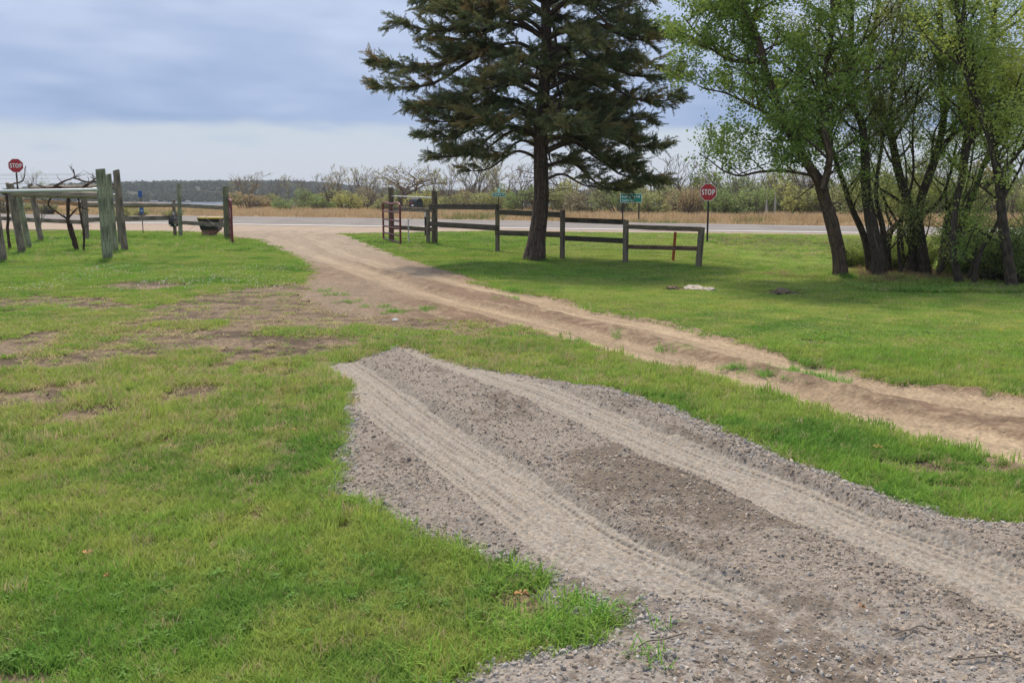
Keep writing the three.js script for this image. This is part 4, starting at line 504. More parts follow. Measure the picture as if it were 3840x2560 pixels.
const WT = [
  ['thicket tree leaning left just behind the forked tree', [[[[8.81,0.07],[8.54,0.94],[8.27,1.57],[8.05,2.27],[7.81,2.89],[7.59,3.39],[7.38,3.97],[7.26,4.6],[7.2,6]], -23.4, 0.10, 0.03, 0.9]], 0],
  ['thickest dark thicket trunk, nearest to the forked tree', [[[[8.63,-0.05],[8.6,0.48],[8.52,0.98],[8.4,1.56],[8.33,2.15],[8.22,2.77],[8.04,3.56],[7.83,4.17],[7.7,4.9],[7.7,5.67],[7.7,7]], -22.6, 0.20, 0.04, 0.9]], 0],
  ['thicket stem arching to the right in a bow', [[[[9.23,0.07],[9.15,0.66],[9.22,1.08],[9.53,1.34],[9.9,1.5],[10.25,1.83],[10.45,2.29],[10.6,3.2]], -23.4, 0.10, 0.03, 0.8], [[[8.68,0.0],[8.8,0.68],[9.04,0.98],[9.4,1.25]], -23.4, 0.035, 0.02, 0.2]], 0],
  ['tall forked thicket tree with bare dark limbs against sky', [[[[9.6,-0.04],[9.77,0.62],[9.67,1.36],[9.52,1.69],[9.26,2.43],[9.13,2.97],[8.92,3.52],[8.66,4.01],[8.42,4.59],[8.49,5.21],[8.53,5.74],[8.54,6.44],[8.54,7.6]], -23.3, 0.155, 0.04, 0.62], [[[9.12,3.24],[9.39,3.74],[9.76,4.32],[10.06,4.72],[10.25,5.21],[10.4,6]], -23.3, 0.05, 0.02, 0.7], [[[8.99,3.32],[8.95,3.95],[8.84,4.57],[8.84,5.31],[8.98,6.05],[9.1,7]], -23.1, 0.06, 0.025, 0.8]], 0],
  ['thicket trunk mantled in green leaves in the middle of clump', [[[[9.99,-0.02],[9.84,0.82],[9.73,1.6],[9.9,2.42],[10,2.87],[10.14,3.67],[10.08,4.29],[9.9,5.08],[9.8,5.95],[9.69,6.81],[9.6,7.6]], -23.0, 0.15, 0.04, 0.85], [[[9.69,1.42],[9.11,1.88],[8.72,2.1],[8.43,2.33]], -23.0, 0.05, 0.02, 0.4]], 1],
  ['thicket trunk leaning right behind the middle of clump', [[[[10.38,-0.01],[10.47,0.81],[10.51,1.51],[10.69,2.19],[10.78,2.97],[10.86,3.78],[11.16,4.54],[11.27,5.55],[11.25,6.42],[11.2,7.4]], -23.2, 0.13, 0.04, 0.9]], 1],
  ['slender bent brown trunk in front of the thicket', [[[[9.91,-0.08],[9.66,0.67],[9.66,1.22],[9.77,1.84],[9.85,2.71],[9.87,3.53],[9.73,4.3],[9.54,5.21],[9.49,6],[9.4,6.58],[9.3,7.4]], -21.0, 0.095, 0.03, 0.75]], 1],
  ['rightmost tall trunk with bright yellow-green leaves', [[[[10.73,-0.08],[10.54,0.79],[10.39,1.61],[10.22,2.29],[10.01,2.93],[9.88,3.37],[9.62,4.15],[9.41,4.58],[9.21,5.43],[9.08,6.19],[9.0,7.2]], -20.4, 0.13, 0.04, 0.75], [[[10.05,2.81],[10.28,3.25],[10.63,3.72],[10.93,4.35],[11.2,5.4]], -20.4, 0.07, 0.025, 0.9], [[[10.2,2.1],[10.9,2.9],[11.5,4],[11.8,5.6]], -20.9, 0.06, 0.02, 0.9]], 2],
  ['pale grey stem slanting to the right behind the thicket', [[[[10.66,-0.04],[11,1.22],[11.27,2.01],[11.44,2.8],[11.73,3.35],[12.05,3.98],[12.3,5.2]], -23.5, 0.10, 0.03, 1.0], [[[10.14,1.64],[10.56,1.92],[11.02,2.23],[11.32,2.27]], -22.8, 0.045, 0.02, 0.3]], 0],
  ['thin dark stem crossing between the bowed and forked trees', [[[[9.35,0],[9.2,1.2],[9.45,2.3],[9.3,3.6],[9.5,5.2]], -22.9, 0.055, 0.015, 0.5]], 0],
  ['thin straight stem close left of the leaf-mantled trunk', [[[[9.75,0],[9.55,1.1],[9.6,2.4],[9.3,4.0]], -23.6, 0.05, 0.015, 0.5]], 0],
  ['slim stem leaning left out of the thicket middle', [[[[10.1,0],[9.6,0.9],[9.0,1.9],[8.6,3.2]], -23.5, 0.06, 0.015, 0.5]], 0],
  ['slim stem leaning right behind the bent brown trunk', [[[[9.9,0],[10.3,1.1],[10.6,2.4],[10.7,4.0]], -22.4, 0.055, 0.015, 0.5]], 0],
  ['low crooked stem between the bent and rightmost trunks', [[[[10.2,0],[10.35,0.8],[10.1,1.6],[10.3,2.6]], -21.5, 0.045, 0.012, 0.4]], 0],
  ['dark paired stem beside the thickest thicket trunk', [[[[8.95,0],[8.85,1.0],[8.6,2.0],[8.7,3.4],[8.5,5.0]], -23.0, 0.10, 0.02, 0.6]], 0],
  ['thin slanting stem at the right edge of the thicket', [[[[10.03,0.03],[10.18,0.74],[10.47,1.36],[10.63,1.93],[10.86,2.58],[11.1,3.6]], -20.8, 0.06, 0.02, 0.9]], 2],
];
WT.forEach(([label, limbs, k], i) => nl += broadleaf('thicket_tree', label, limbs, { ...wo, seed: 410 + i * 7, leaf: k === 2 ? 0 : 1, tones: [willowTones, mapleTones, brightTones][k] }));
console.log('broad leaves', nl);
{ // leafy bushes and dead brush round the trunks
  const spots = [[9.0,-25.2,0.9],[9.5,-24.4,1.1],[10.3,-24.2,1.2],[11.4,-23.4,1.9],[11.9,-21.8,2.0],[11.3,-20.9,1.2],[10.9,-21.6,1.4],[12.6,-22.6,2.4],[9.5,-23.9,0.8],[10.6,-22.6,0.8]], names = ['low leafy bush behind the trunk of the forked tree', 'round bush behind the thickest thicket trunk', 'bush behind the middle trunks of the thicket', 'tall tangled bush behind the rightmost trunk', 'broad tangled bush at the right edge of picture', 'brushy bush in front of the rightmost trunk', 'twiggy bush between the bent trunk and rightmost trunk', 'highest leafy bush at the right edge behind thicket', 'small bush beneath the bowed thicket stem', 'small brown-stemmed bush deep in the thicket'];
  spots.forEach(([x, z, h], i) => { const R = rng(700 + i), b = thing('thicket_bush', names[i], 'bush', [x, land(x, z), z], 'bushes in the thicket'), st = A(), lv = []; for (let k = 0; k < (i > 2 && i < 7 ? 130 : 70); k++) { const a = R() * 2 * PI, l = h * (0.5 + 0.6 * R()), s = 0.25 + 0.6 * R(), E = [cos(a) * l * s, l * (0.9 - 0.3 * s), sin(a) * l * s], S = [(R() - 0.5) * 0.5, -0.05, (R() - 0.5) * 0.5], Mi = [mix(S[0], E[0], 0.4) + (R() - 0.5) * 0.2, E[1] * 0.6, mix(S[2], E[2], 0.4)]; st.tube([S, Mi, E], [0.012, 0.009, 0.003], 4, false); for (let q = 0; q < (i > 2 && i < 7 ? 5 : 10); q++) { const u = 0.25 + 0.8 * R(), v = 0.8 + 0.4 * R(), m = mix3(willowTones[0], mapleTones[1], R()), P = u < 0.5 ? [0, 1, 2].map(c => mix(S[c], Mi[c], u * 2)) : [0, 1, 2].map(c => mix(Mi[c], E[c], u * 2 - 1)); lv.push([P[0] + (R() - 0.5) * 0.25, max(0.05, P[1] + (R() - 0.5) * 0.25), P[2] + (R() - 0.5) * 0.25, ...randQ(R), 0.8, 0.8, 0.8, m[0] * v, m[1] * v, m[2] * v]); } } part(b, 'stems', st.build(), M.willowBark).userData.kind = 'stuff'; instances(b, 'foliage', leafGeo[2], M.leaf, lv); });
}
console.log('thicket done');
// ------------------------------------------------------------------ across the road: shrubs, bare trees, reeds, far shore
function shrubGeo(seed, leafN, leafS, stems, wide) { const R = rng(seed), st = A(), lv = A(); const lumps = []; for (let k = 0; k < 7; k++) lumps.push([(R() - 0.5) * wide * 1.3, 0.35 + 0.5 * R(), (R() - 0.5) * wide * 1.1, 0.16 + 0.16 * R()]);
  for (let k = 0; k < stems; k++) { const l = lumps[k % 7], a = R() * 2 * PI, q = l[3] * (0.6 + R()), E = [l[0] + cos(a) * q, min(1.15, l[1] + (0.2 + R()) * q), l[2] + sin(a) * q]; st.tube([[E[0] * 0.25 + (R() - 0.5) * 0.12, 0, E[2] * 0.25], [E[0] * 0.6 + (R() - 0.5) * 0.08, E[1] * 0.55, E[2] * 0.6], E], [0.008, 0.006, 0.0025], 3, false); }
  for (let k = 0; k < leafN; k++) { const l = lumps[Math.floor(R() * 7)], u = R() * 2 - 1, a = R() * 2 * PI, rr = l[3] * Math.cbrt(0.25 + 0.9 * R()), s = sqrt(1 - u * u), c = [l[0] + cos(a) * s * rr, max(0.04, l[1] + u * rr * 0.95 - 0.15 * R() * R()), l[2] + sin(a) * s * rr], d = new V3(R() - 0.5, R() - 0.5, R() - 0.5).normalize(), e = new V3(R() - 0.5, R() - 0.5, R() - 0.5).cross(d).normalize(), z = leafS * (0.5 + R()), p = (x, y) => [c[0] + d.x * z * x + e.x * z * y, c[1] + d.y * z * x + e.y * z * y, c[2] + d.z * z * x + e.z * z * y]; lv.poly(p(-1, 0), p(0, -0.55), p(1, 0), p(0, 0.55)); }
  return [st.build(), lv.build()]; }
const shrubs = [shrubGeo(1, 2300, 0.024, 110, 0.55), shrubGeo(2, 2100, 0.026, 110, 0.7), shrubGeo(3, 1500, 0.022, 200, 0.6), shrubGeo(4, 2600, 0.022, 90, 0.62)];
const leafC = c => { const m = leafMat(0.35); m.color.setRGB(...c); return m; };
const kinds = { olive: [leafC([0.37, 0.40, 0.17]), 'olive green'], yellow: [leafC([0.46, 0.47, 0.17]), 'yellow-green'], green: [leafC([0.28, 0.37, 0.14]), 'fresh green'], brown: [leafC([0.33, 0.30, 0.19]), 'grey-brown twiggy'], rust: [leafC([0.42, 0.34, 0.19]), 'rusty orange'] };
const ord = ['first', 'second', 'third', 'fourth', 'fifth', 'sixth', 'seventh', 'eighth', 'ninth', 'tenth', 'eleventh', 'twelfth', 'thirteenth', 'fourteenth', 'fifteenth', 'sixteenth', 'seventeenth', 'eighteenth', 'nineteenth', 'twentieth'];
{ // [bearing: metres right per metre ahead, metres ahead, height, width, kind, form]
  const S = []; const add = (b, d, h, w, k, f) => S.push([b, d, h, w, k, f]);
  const R = rng(55), line = [[-0.285, 150, 3.2], [-0.27, 118, 3.4], [-0.25, 128, 3.6], [-0.235, 105, 2.6], [-0.215, 120, 4.0], [-0.20, 108, 3.0], [-0.185, 125, 4.4], [-0.17, 112, 3.6], [-0.15, 122, 4.2], [-0.13, 106, 3.0], [-0.115, 128, 4.6], [-0.095, 112, 3.6], [-0.08, 124, 4.4], [-0.06, 105, 3.4], [-0.045, 120, 4.8], [-0.025, 108, 3.8], [-0.01, 122, 4.8], [0.01, 104, 3.4], [0.025, 118, 4.6], [0.045, 100, 3.6], [0.06, 112, 4.6], [0.08, 95, 3.4], [0.095, 108, 4.6], [0.115, 90, 3.4], [0.13, 104, 4.6], [0.15, 86, 3.2], [0.165, 98, 4.6], [0.185, 82, 3.4], [0.2, 94, 4.8], [0.22, 80, 3.2], [0.235, 92, 5.0], [0.255, 78, 3.4], [0.275, 90, 5.2], [0.295, 76, 3.6], [0.315, 88, 5.2], [0.34, 74, 3.6], [0.365, 86, 5.4], [0.39, 72, 3.6], [0.42, 84, 5.4], [0.45, 72, 4.0], [0.48, 82, 5.4], [0.51, 70, 4.0], [0.54, 80, 5.4]];
  const seq = ['olive', 'brown', 'green', 'yellow', 'olive', 'rust', 'olive', 'green', 'olive', 'yellow', 'olive', 'green', 'green']; line.forEach((l, i) => add(l[0], l[1], l[2], l[2] * (1.3 + 0.6 * R()), seq[(i * 5) % 13], i % 4));
  [[-0.405, 74, 1.5], [-0.385, 78, 1.2], [-0.35, 70, 1.3], [-0.40, 92, 1.6], [-0.53, 88, 2.4], [-0.50, 96, 2.2], [-0.48, 84, 1.8]].forEach(([b, d, h], i) => add(b, d, h, h * 1.6, i < 4 ? 'yellow' : i === 4 ? 'brown' : 'olive', i % 4));
  const count = {}; S.sort((a, b) => a[0] - b[0]).forEach(([b, d, h, w, k, f], i) => { const x = b * d, z = -d, n = count[k] = (count[k] ?? -1) + 1, s = thing('roadside_shrub', `${kinds[k][1]} shrub across the road, ${ord[n]} of its colour from the left`, 'shrub', [x, land(x, z) - 0.05, z], 'shrubs across the road'); const [st, lv] = shrubs[f]; const m1 = part(s, 'stems', st, M.farBark), m2 = part(s, 'foliage', lv, kinds[k][0]); m2.userData.kind = 'stuff'; const q = b < 0 ? 0.74 : 0.9; s.scale.set(w / 1.25, h * q, w / 1.25); s.rotation.y = i * 1.7; });
}
function bareTree(seed, o) { // unit height skeleton
  const R = rng(seed), g = A(), lv = A(), tips = []; let n = 0;
  const grow = (p, d, L, r, depth) => { if (n > (o.most ?? 900)) return; n++; const q = [p]; const dd = d.clone(); for (let k = 1; k <= 3; k++) { dd.add(new V3((R() - 0.5) * o.wig, (R() - 0.3) * o.wig * 0.4 + o.rise, (R() - 0.5) * o.wig)).normalize(); const a = q[k - 1]; q.push([a[0] + dd.x * L / 3, a[1] + dd.y * L / 3, a[2] + dd.z * L / 3]); } g.tube(q, [r, r * 0.86, r * 0.72, r * 0.6], depth < 2 ? 6 : 3, false);
    if (depth >= o.depth) { tips.push(q[3], q[2]); return; } const m = depth === 0 ? o.first : 2 + (R() < o.bush ? 1 : 0); for (let k = 0; k < m; k++) { const a = R() * 2 * PI, sp = o.spread * (0.5 + 0.8 * R()), e = dd.clone().add(new V3(cos(a) * sp, (R() - 0.5) * 0.3, sin(a) * sp)).normalize(), at = k && depth < 4 ? q[1 + Math.floor(R() * 2.99)] : q[3]; grow(at, e, L * (o.shrink + 0.15 * (R() - 0.5)), max(r * 0.58, o.thin ?? 0.0026), depth + 1); } };
  const trunks = o.trunks ?? 1; for (let k = 0; k < trunks; k++) grow([(R() - 0.5) * 0.03 * trunks, 0, 0], new V3((R() - 0.5) * 0.5 * (trunks - 1 ? 1 : 0.2), 1, (R() - 0.5) * 0.3).normalize(), o.bole, o.r / sqrt(trunks), 0);
  let H = 0; for (const t of tips) H = max(H, t[1]);
  for (const t of tips) for (let k = 0; k < o.leaves; k++) { const z = 0.005 + 0.005 * R(), c = t.map(v => v + (R() - 0.5) * 0.05), a = new V3(R() - 0.5, R() - 0.5, R() - 0.5).normalize(), b = new V3(R() - 0.5, R() - 0.5, R() - 0.5).cross(a).normalize(), p = (x, y) => [c[0] + (a.x * x + b.x * y) * z, c[1] + (a.y * x + b.y * y) * z, c[2] + (a.z * x + b.z * y) * z]; lv.poly(p(-1, 0), p(0, -0.6), p(1, 0), p(0, 0.6)); }
  const G = g.build().scale(1 / H, 1 / H, 1 / H), Lf = o.leaves ? lv.build().scale(1 / H, 1 / H, 1 / H) : null; return [G, Lf];
}
const T = { vase: bareTree(11, { wig: 0.28, rise: 0.03, depth: 5, first: 3, bush: 0.4, spread: 0.75, shrink: 0.78, bole: 0.22, r: 0.024, leaves: 1, trunks: 2, thin: 0.0026 }), oak: bareTree(12, { wig: 0.45, rise: -0.02, depth: 5, first: 5, bush: 0.5, spread: 1.2, shrink: 0.80, bole: 0.2, r: 0.024, leaves: 2, thin: 0.0022 }), slim: bareTree(13, { wig: 0.2, rise: 0.10, depth: 5, first: 4, bush: 0.45, spread: 0.62, shrink: 0.76, bole: 0.3, r: 0.02, leaves: 4 }), round: bareTree(14, { wig: 0.3, rise: 0.05, depth: 5, first: 5, bush: 0.5, spread: 0.85, shrink: 0.74, bole: 0.32, r: 0.022, leaves: 4 }), dead: bareTree(15, { wig: 0.35, rise: 0.06, depth: 5, first: 3, bush: 0.3, spread: 0.7, shrink: 0.78, bole: 0.26, r: 0.02, leaves: 0 }) };
const paleLeaf = leafC([0.44, 0.47, 0.24]), oliveLeaf = leafC([0.40, 0.38, 0.2]);
[ // bearing, metres ahead, height, width factor, form, label
  [-0.268, 150, 9.0, 1.25, 'vase', 'wide vase-shaped bare tree on the skyline above the left shrubs'], [-0.287, 152, 6.6, 0.9, 'round', 'smaller bare tree close beside the vase-shaped tree'], [-0.232, 150, 8.4, 0.8, 'slim', 'slender pale-leaved tree just right of the vase-shaped tree'], [-0.246, 150, 6.4, 0.8, 'dead', 'short bare skyline sapling between vase-shaped and slender trees'], [-0.212, 148, 6.6, 0.9, 'dead', 'low bare twiggy tree over the rusty shrub'], [-0.199, 146, 7.6, 0.9, 'dead', 'bare forked sapling left of the round-topped tree'],
  [-0.176, 140, 10.0, 1.0, 'round', 'straight round-topped tree standing high on the skyline'], [-0.161, 138, 9.8, 0.9, 'slim', 'cone-shaped leafing tree next to the round-topped tree'], [-0.147, 138, 9.0, 1.1, 'vase', 'forked bare tree beside the cone-shaped tree'], [-0.108, 120, 9.2, 1.5, 'oak', 'broad crooked oak behind the mailbox'], [-0.132, 126, 6.4, 1.0, 'dead', 'small grey bare tree left of the oak'],
  [-0.078, 118, 8.0, 0.9, 'slim', 'thin trunked tree just right of the oak'], [-0.066, 118, 8.6, 0.9, 'slim', 'second thin trunked tree right of the oak'], [-0.043, 116, 10.4, 1.1, 'round', 'tall pale green tree under the evergreen\'s left boughs'], [-0.03, 116, 10.9, 1.0, 'slim', 'tallest pale leafing tree left of the evergreen trunk'], [-0.014, 114, 9.2, 1.0, 'round', 'leafing tree over the street name sign'], [0.008, 112, 7.4, 1.0, 'dead', 'bare tree close to the left side of evergreen trunk'], [0.05, 108, 6.6, 1.0, 'dead', 'bare tree just right of the evergreen trunk'],
  [0.177, 95, 7.4, 1.1, 'dead', 'bare dead tree with forked limbs left of the stop sign'], [0.19, 92, 5.6, 0.9, 'dead', 'shorter dead crooked tree left of the stop sign'], [0.226, 92, 5.8, 0.8, 'slim', 'narrow green tree just right of the stop sign'], [0.262, 92, 6.0, 1.1, 'round', 'leafing tree over the shrubs right of stop sign'], [0.30, 90, 6.6, 1.1, 'slim', 'leafing tree seen past the forked tree\'s trunk'], [0.36, 88, 7.0, 1.1, 'round', 'tree across the road seen through the thicket'], [0.43, 86, 7.0, 1.1, 'vase', 'tree across the road at the right side of thicket'], [0.50, 84, 7.0, 1.1, 'round', 'tree across the road at the right picture edge'],
].forEach(([b, d, h, w, f, label], i) => { const x = b * d, z = -d, t = thing('background_tree', label, 'tree', [x, land(x, z) - 0.1, z], 'trees across the road'); part(t, 'trunk', T[f][0], M.farBark); if (T[f][1]) part(t, 'foliage', T[f][1], i % 3 ? paleLeaf : oliveLeaf).userData.kind = 'stuff'; const k = (f === 'dead' ? 0.84 : 0.74) * (b < -0.1 ? 0.92 : 1); t.scale.set(h * w * k, h * k, h * w * k); t.rotation.y = i * 2.3; });
{ // pale budding sapling by the trellis, and two broken stubs
  const t = thing('sapling', 'small pale budding sapling behind the trellis posts', 'sapling', [-23.6, land(-23.6, -48.2), -48.2]); part(t, 'trunk', T.slim[0], M.farBark); part(t, 'foliage', T.round[1], leafC([0.42, 0.44, 0.26])).userData.kind = 'stuff'; t.scale.set(2.0, 3.2, 2.0);
  for (const [b, d, h, l] of [[0.272, 76, 2.4, 'tall broken pale tree stub across the road'], [0.263, 75.5, 1.9, 'shorter broken pale stub beside the tall one']]) solo('tree_stub', l, 'stump', A().tube([[b * d, land(b * d, -d) - 0.3, -d], [b * d + 0.03, land(b * d, -d) + h * 0.6, -d], [b * d + 0.02, land(b * d, -d) + h, -d]], [0.13, 0.09, 0.03], 8, true, 0.15, 4).build(), M.paleBark, 'broken tree stubs');
}
function blades(seed, n, h, w, spread, lean, curl = 0.5) { const R = rng(seed), g = A(); for (let k = 0; k < n; k++) { const a = R() * 2 * PI, r = spread * sqrt(R()), x = cos(a) * r, z = sin(a) * r, l = h * (0.5 + 0.6 * R()), b = R() * 2 * PI, t = lean * (0.3 + R()), dx = cos(b) * t, dz = sin(b) * t, px = -sin(b) * w, pz = cos(b) * w, c = curl * R(); const f = (u, o) => [x + dx * l * u * (0.4 + c * u) + px * o, l * u * (1 - 0.35 * t * u * c), z + dz * l * u * (0.4 + c * u) + pz * o]; const p0 = f(0, 1), p1 = f(0, -1), p2 = f(0.55, -0.8), p3 = f(0.55, 0.8), p4 = f(1, 0); g.poly(p1, p0, p3, p2); g.poly(p2, p3, p4); } return g.build(); }
const tuft = [blades(21, 18, 0.062, 0.0030, 0.055, 1.5, 0.9), blades(22, 16, 0.078, 0.0032, 0.06, 1.2, 0.8), blades(23, 22, 0.05, 0.006, 0.12, 1.4, 0.9), blades(24, 16, 0.26, 0.006, 0.14, 0.7, 0.9), blades(25, 14, 0.85, 0.016, 0.3, 0.35, 0.4), blades(26, 12, 0.10, 0.0035, 0.05, 1.3, 1.0)];
{ // standing dead reeds and marsh grass
  const R = rng(77), L = [], G = []; for (let k = 0; k < 34000; k++) { const d = 54 + 110 * Math.pow(R(), 1.6), b = -0.72 + 1.44 * R(), x = b * d, z = -d, s = beyond(x, z), t = x * roadD[0] + (z + 54) * roadD[1], fe = t < 14 ? mix(6.9, 13.4, sstep(22, -30, t)) : 6.9; if (s < fe + 0.5) continue; const near = sstep(fe + 0.5, fe + 5, s), h = (0.35 + 0.6 * near) * (0.55 + 0.7 * fbm(x * 0.25, z * 0.25, 3, 0, 4)), n = fbm(x * 0.12, z * 0.2, 3, 0, 6), c = n > 0.62 && R() < 0.6 ? [0.27, 0.29, 0.11] : mix3([0.50, 0.36, 0.20], [0.66, 0.52, 0.33], R()), w = 1 + d / 120; L.push([x, land(x, z) - 0.03, z, ...yawQ(R() * 6.3), w, h * 1.1, w, ...c]); }
  tag(instances(scene, 'marsh_grass', tuft[4], M.reed, L), 'dry tan marsh grass beyond the road', 'grass');
}
{ // wooded far shore
  const R = rng(88), L = [], crown = leafCluster(9, 60, 1.7, 1.5, 4.2, 1); for (let k = 0; k < 16000; k++) { const d = 690 + 900 * R(), b = -0.75 + 1.5 * R(), x = b * d, z = -d, s = beyond(x, z); if (s < 655) continue; const m = mix3([0.05, 0.062, 0.036], [0.10, 0.11, 0.055], R()), sc = 0.6 + 0.6 * R(); L.push([x, land(x, z) + 1.2, z, ...randQ(R), sc * 1.3, sc, sc * 1.3, ...m]); }
  tag(instances(scene, 'far_wood', crown, M.leaf, L), 'blue-green wood along the far lake shore', 'wood');
  for (const [b, w, l] of [[-0.37, 12, 'long white house on the far lake shore'], [-0.335, 7, 'small white house right of the long one on far shore'], [-0.447, 8, 'small white boathouse at the far left of the lake shore']]) { const d = 684, h = thing('lake_house', l, 'house', [b * d, -5.6, -d], 'houses on the far shore'); h.scale.setScalar(0.42); part(h, 'wall', new THREE.BoxGeometry(w, 3.4, 6).translate(0, 1.4, 0), M.house); const s = new THREE.Shape(); s.moveTo(-3.6, 0); s.lineTo(3.6, 0); s.lineTo(0, 1.8); part(h, 'roof', new THREE.ExtrudeGeometry(s, { depth: w + 1, bevelEnabled: false }).rotateY(PI / 2).translate(-w / 2 - 0.5, 3.1, 0), M.roofGrey); for (let k = -1; k <= 1; k++) part(h, 'window', new THREE.BoxGeometry(w * 0.14, 1.1, 0.1).translate(k * w * 0.3, 1.8, 3.05), M.glass); }
}
console.log('far side done');
// ------------------------------------------------------------------ turf: blades of grass, thicker where the lawn is whole
{
  const R = rng(101), fresh = [0.235, 0.405, 0.062], yell = [0.38, 0.46, 0.105], deep = [0.14, 0.30, 0.045], straw = [0.52, 0.42, 0.25], lists = [[], [], [], [], [], []];
  const bands = [[2.6, 5, 1500, 0.9], [5, 8, 1000, 1.0], [8, 13, 560, 1.25], [13, 22, 230, 1], [22, 34, 95, 1.25], [34, 56, 26, 1.6]], spread = 46 * PI / 180;
  for (const [r0, r1, den, sc] of bands) {
    const N = Math.round((r1 * r1 - r0 * r0) * spread * den);
    for (let k = 0; k < N; k++) {
      const r = sqrt(mix(r0 * r0, r1 * r1, R())), a = (R() * 2 - 1) * spread, x = sin(a) * r, z = -cos(a) * r, q = R();
      if (beyond(x, z) > shoulderS(roadT(x, z)) + 0.2 - 0.5 * R()) continue;
      const g = r < 14 ? gravelIn(x, z) : -1, dd = dirtIn(x, z); if (g > 0.1 || dd > 0.18 || (g > -0.02 && q < 0.55) || (dd > 0 && q < 0.6)) continue;
      const b = r < 40 ? bareness(x, z) : 0; const dr = dry(x, z); if (q < b * 0.93 || R() < 0.42 * dr) continue;
      const n = fbm(x * 0.9, z * 0.9, 3, 0, 47), pt = fbm(x * 3.1 + 9, z * 3.1, 2, 0, 48), st = fbm(x * 0.22 + z * 0.1, z * 0.55 - x * 0.12, 2, 0, 49);
      let c = mix3(mix3(deep, fresh, sstep(0.28, 0.6, n)), yell, clamp(sstep(0.40, 0.70, pt) * 0.6 + dr * 0.5 + (st - 0.5) * 1.1 + (x > 1 && z < -9.5 && dd < 0 ? 0.12 + 0.2 * sstep(-0.25, 0.25, sin((x * 0.62 + z * 0.785) * 4.6 + n)) : 0), 0, 0.9)); if (R() < 0.07 + 0.32 * dr + 0.3 * b) c = mix3(c, straw, 0.55 + 0.45 * R());
      const v = 0.78 + 0.44 * R(), long = x > 6.6 && z < -24 && z > -47 && beyond(x, z) < -3 && R() < 0.7 || x > 7.2 && z < -19.2 && z >= -24 && R() < 0.6, vin = x < -11.5 && z < -27.5 && z > -42 && R() < 0.35;
      let ht = sc * (x > 1 && z < -12 ? 0.75 : 1) * (0.75 + 0.5 * R()) * (1 - 0.45 * b) * (0.8 + 0.4 * n), w = sc; if (g > -0.35) ht *= 1.15; if (r < 13 && R() < 0.05) { ht *= 1.7; w *= 1.25; }
      if (long || vin) { const e = vin ? 0.4 + 0.35 * R() : 0.28 + 0.28 * R(); lists[3].push([x, land(x, z) - 0.01, z, ...yawQ(R() * 6.3), 1.1, e, 1.1, c[0] * v, c[1] * v, c[2] * v]); continue; }
      lists[r < 13 ? (R() < 0.5 ? 0 : 1) : 2].push([x, land(x, z) - 0.004, z, ...yawQ(R() * 6.3), w, ht, w, c[0] * v, c[1] * v, c[2] * v]);
    }
  }
  // taller tufts along fence feet, gravel edges and round the tree foot
  const clumpsAt = (x, z, rad, n, h, col) => { for (let k = 0; k < n; k++) { const a = R() * 6.3, q = rad * sqrt(R()), v = 0.8 + 0.4 * R(); lists[3].push([x + cos(a) * q, land(x, z) - 0.02, z + sin(a) * q, ...yawQ(R() * 6.3), 1, h * (0.6 + 0.6 * R()), 1, col[0] * v, col[1] * v, col[2] * v]); } };
  for (let k = 0; k < 46; k++) { const t = k / 45; clumpsAt(mix(-19.5, -12.4, t), mix(-44.2, -41.0, t) + (R() - 0.5), 0.5, 6, 0.9, fresh); }
  for (const [x, z] of [[-14.78,-27.85],[-11.89,-28.21],[-16.25,-31.88],[-12.99,-31.42],[-17.24,-34.35],[-13.06,-32.4],[-19,-38.9],[-15,-33],[7.71,-22.4],[7.9,-22.1],[8.57,-42.2],[0.9,-28.1],[0.3,-28.3],[-3,-37.2],[-5,-39.5]]) clumpsAt(x, z, 0.38, 26, 0.7, mix3(fresh, deep, 0.4));
  for (let k = 0; k < 420; k++) { const t = R(), x = mix(6.6, 13.5, t) + (R() - 0.5), z = mix(-23.4, -18.4, t) + (R() - 0.5) * 1.1; clumpsAt(x, z, 0.25, 3, 0.48, R() < 0.25 ? [0.36, 0.27, 0.16] : mix3(fresh, yell, R() * 0.4)); }
  for (let k = 0; k < 260; k++) clumpsAt(mix(8, 12.6, R()), mix(-24.6, -21.2, R()), 0.3, 2, 0.8, [0.34, 0.24, 0.14]);
  for (let k = 0; k < 900; k++) { const P = gravelEdge[(k * 7) % gravelEdge.length], x = P[0] + (R() - 0.5) * 0.6, z = P[1] + (R() - 0.5) * 0.6, g = gravelIn(x, z); if (g > 0.07 || z > -3 || g < -0.3) continue; const v = 0.8 + 0.4 * R(); lists[5].push([x, ground(x, z) - 0.003, z, ...yawQ(R() * 6.3), 1, 0.8 + 0.6 * R(), 1, fresh[0] * v, fresh[1] * v, fresh[2] * v]); }
  for (const [x, z, n] of [[0.62,-4.25,1],[0.75,-4.1,1],[0.55,-3.85,2],[0.7,-3.72,1],[0.42,-4.35,5],[0.3,-4.2,8],[0.2,-4.08,8],[3.0,-5.75,14],[2.6,-11.0,10],[2.75,-10.75,22],[3.0,-10.5,34],[3.2,-10.25,34],[3.35,-10.05,26],[1.6,-13.4,8],[2.1,-12.2,10],[-0.1,-17.9,12],[0.0,-19.6,18],[-1.9,-15.9,22],[-2.4,-16.6,14],[-1.3,-16.2,22],[-3.4,-18.6,20],[-3.0,-17.4,14],[-3.8,-19.6,14]]) for (let k = 0; k < n; k++) { const px = x + (R() - 0.5) * (z < -9 ? 0.5 : 0.2), pz = z + (R() - 0.5) * (z < -9 ? 0.5 : 0.14), v = 0.8 + 0.4 * R(); lists[5].push([px, ground(px, pz) - 0.004, pz, ...yawQ(R() * 6.3), 1, 0.7 + 0.6 * R(), 1, deep[0] * 1.3 * v, deep[1] * 1.3 * v, deep[2] * 1.3 * v]); }
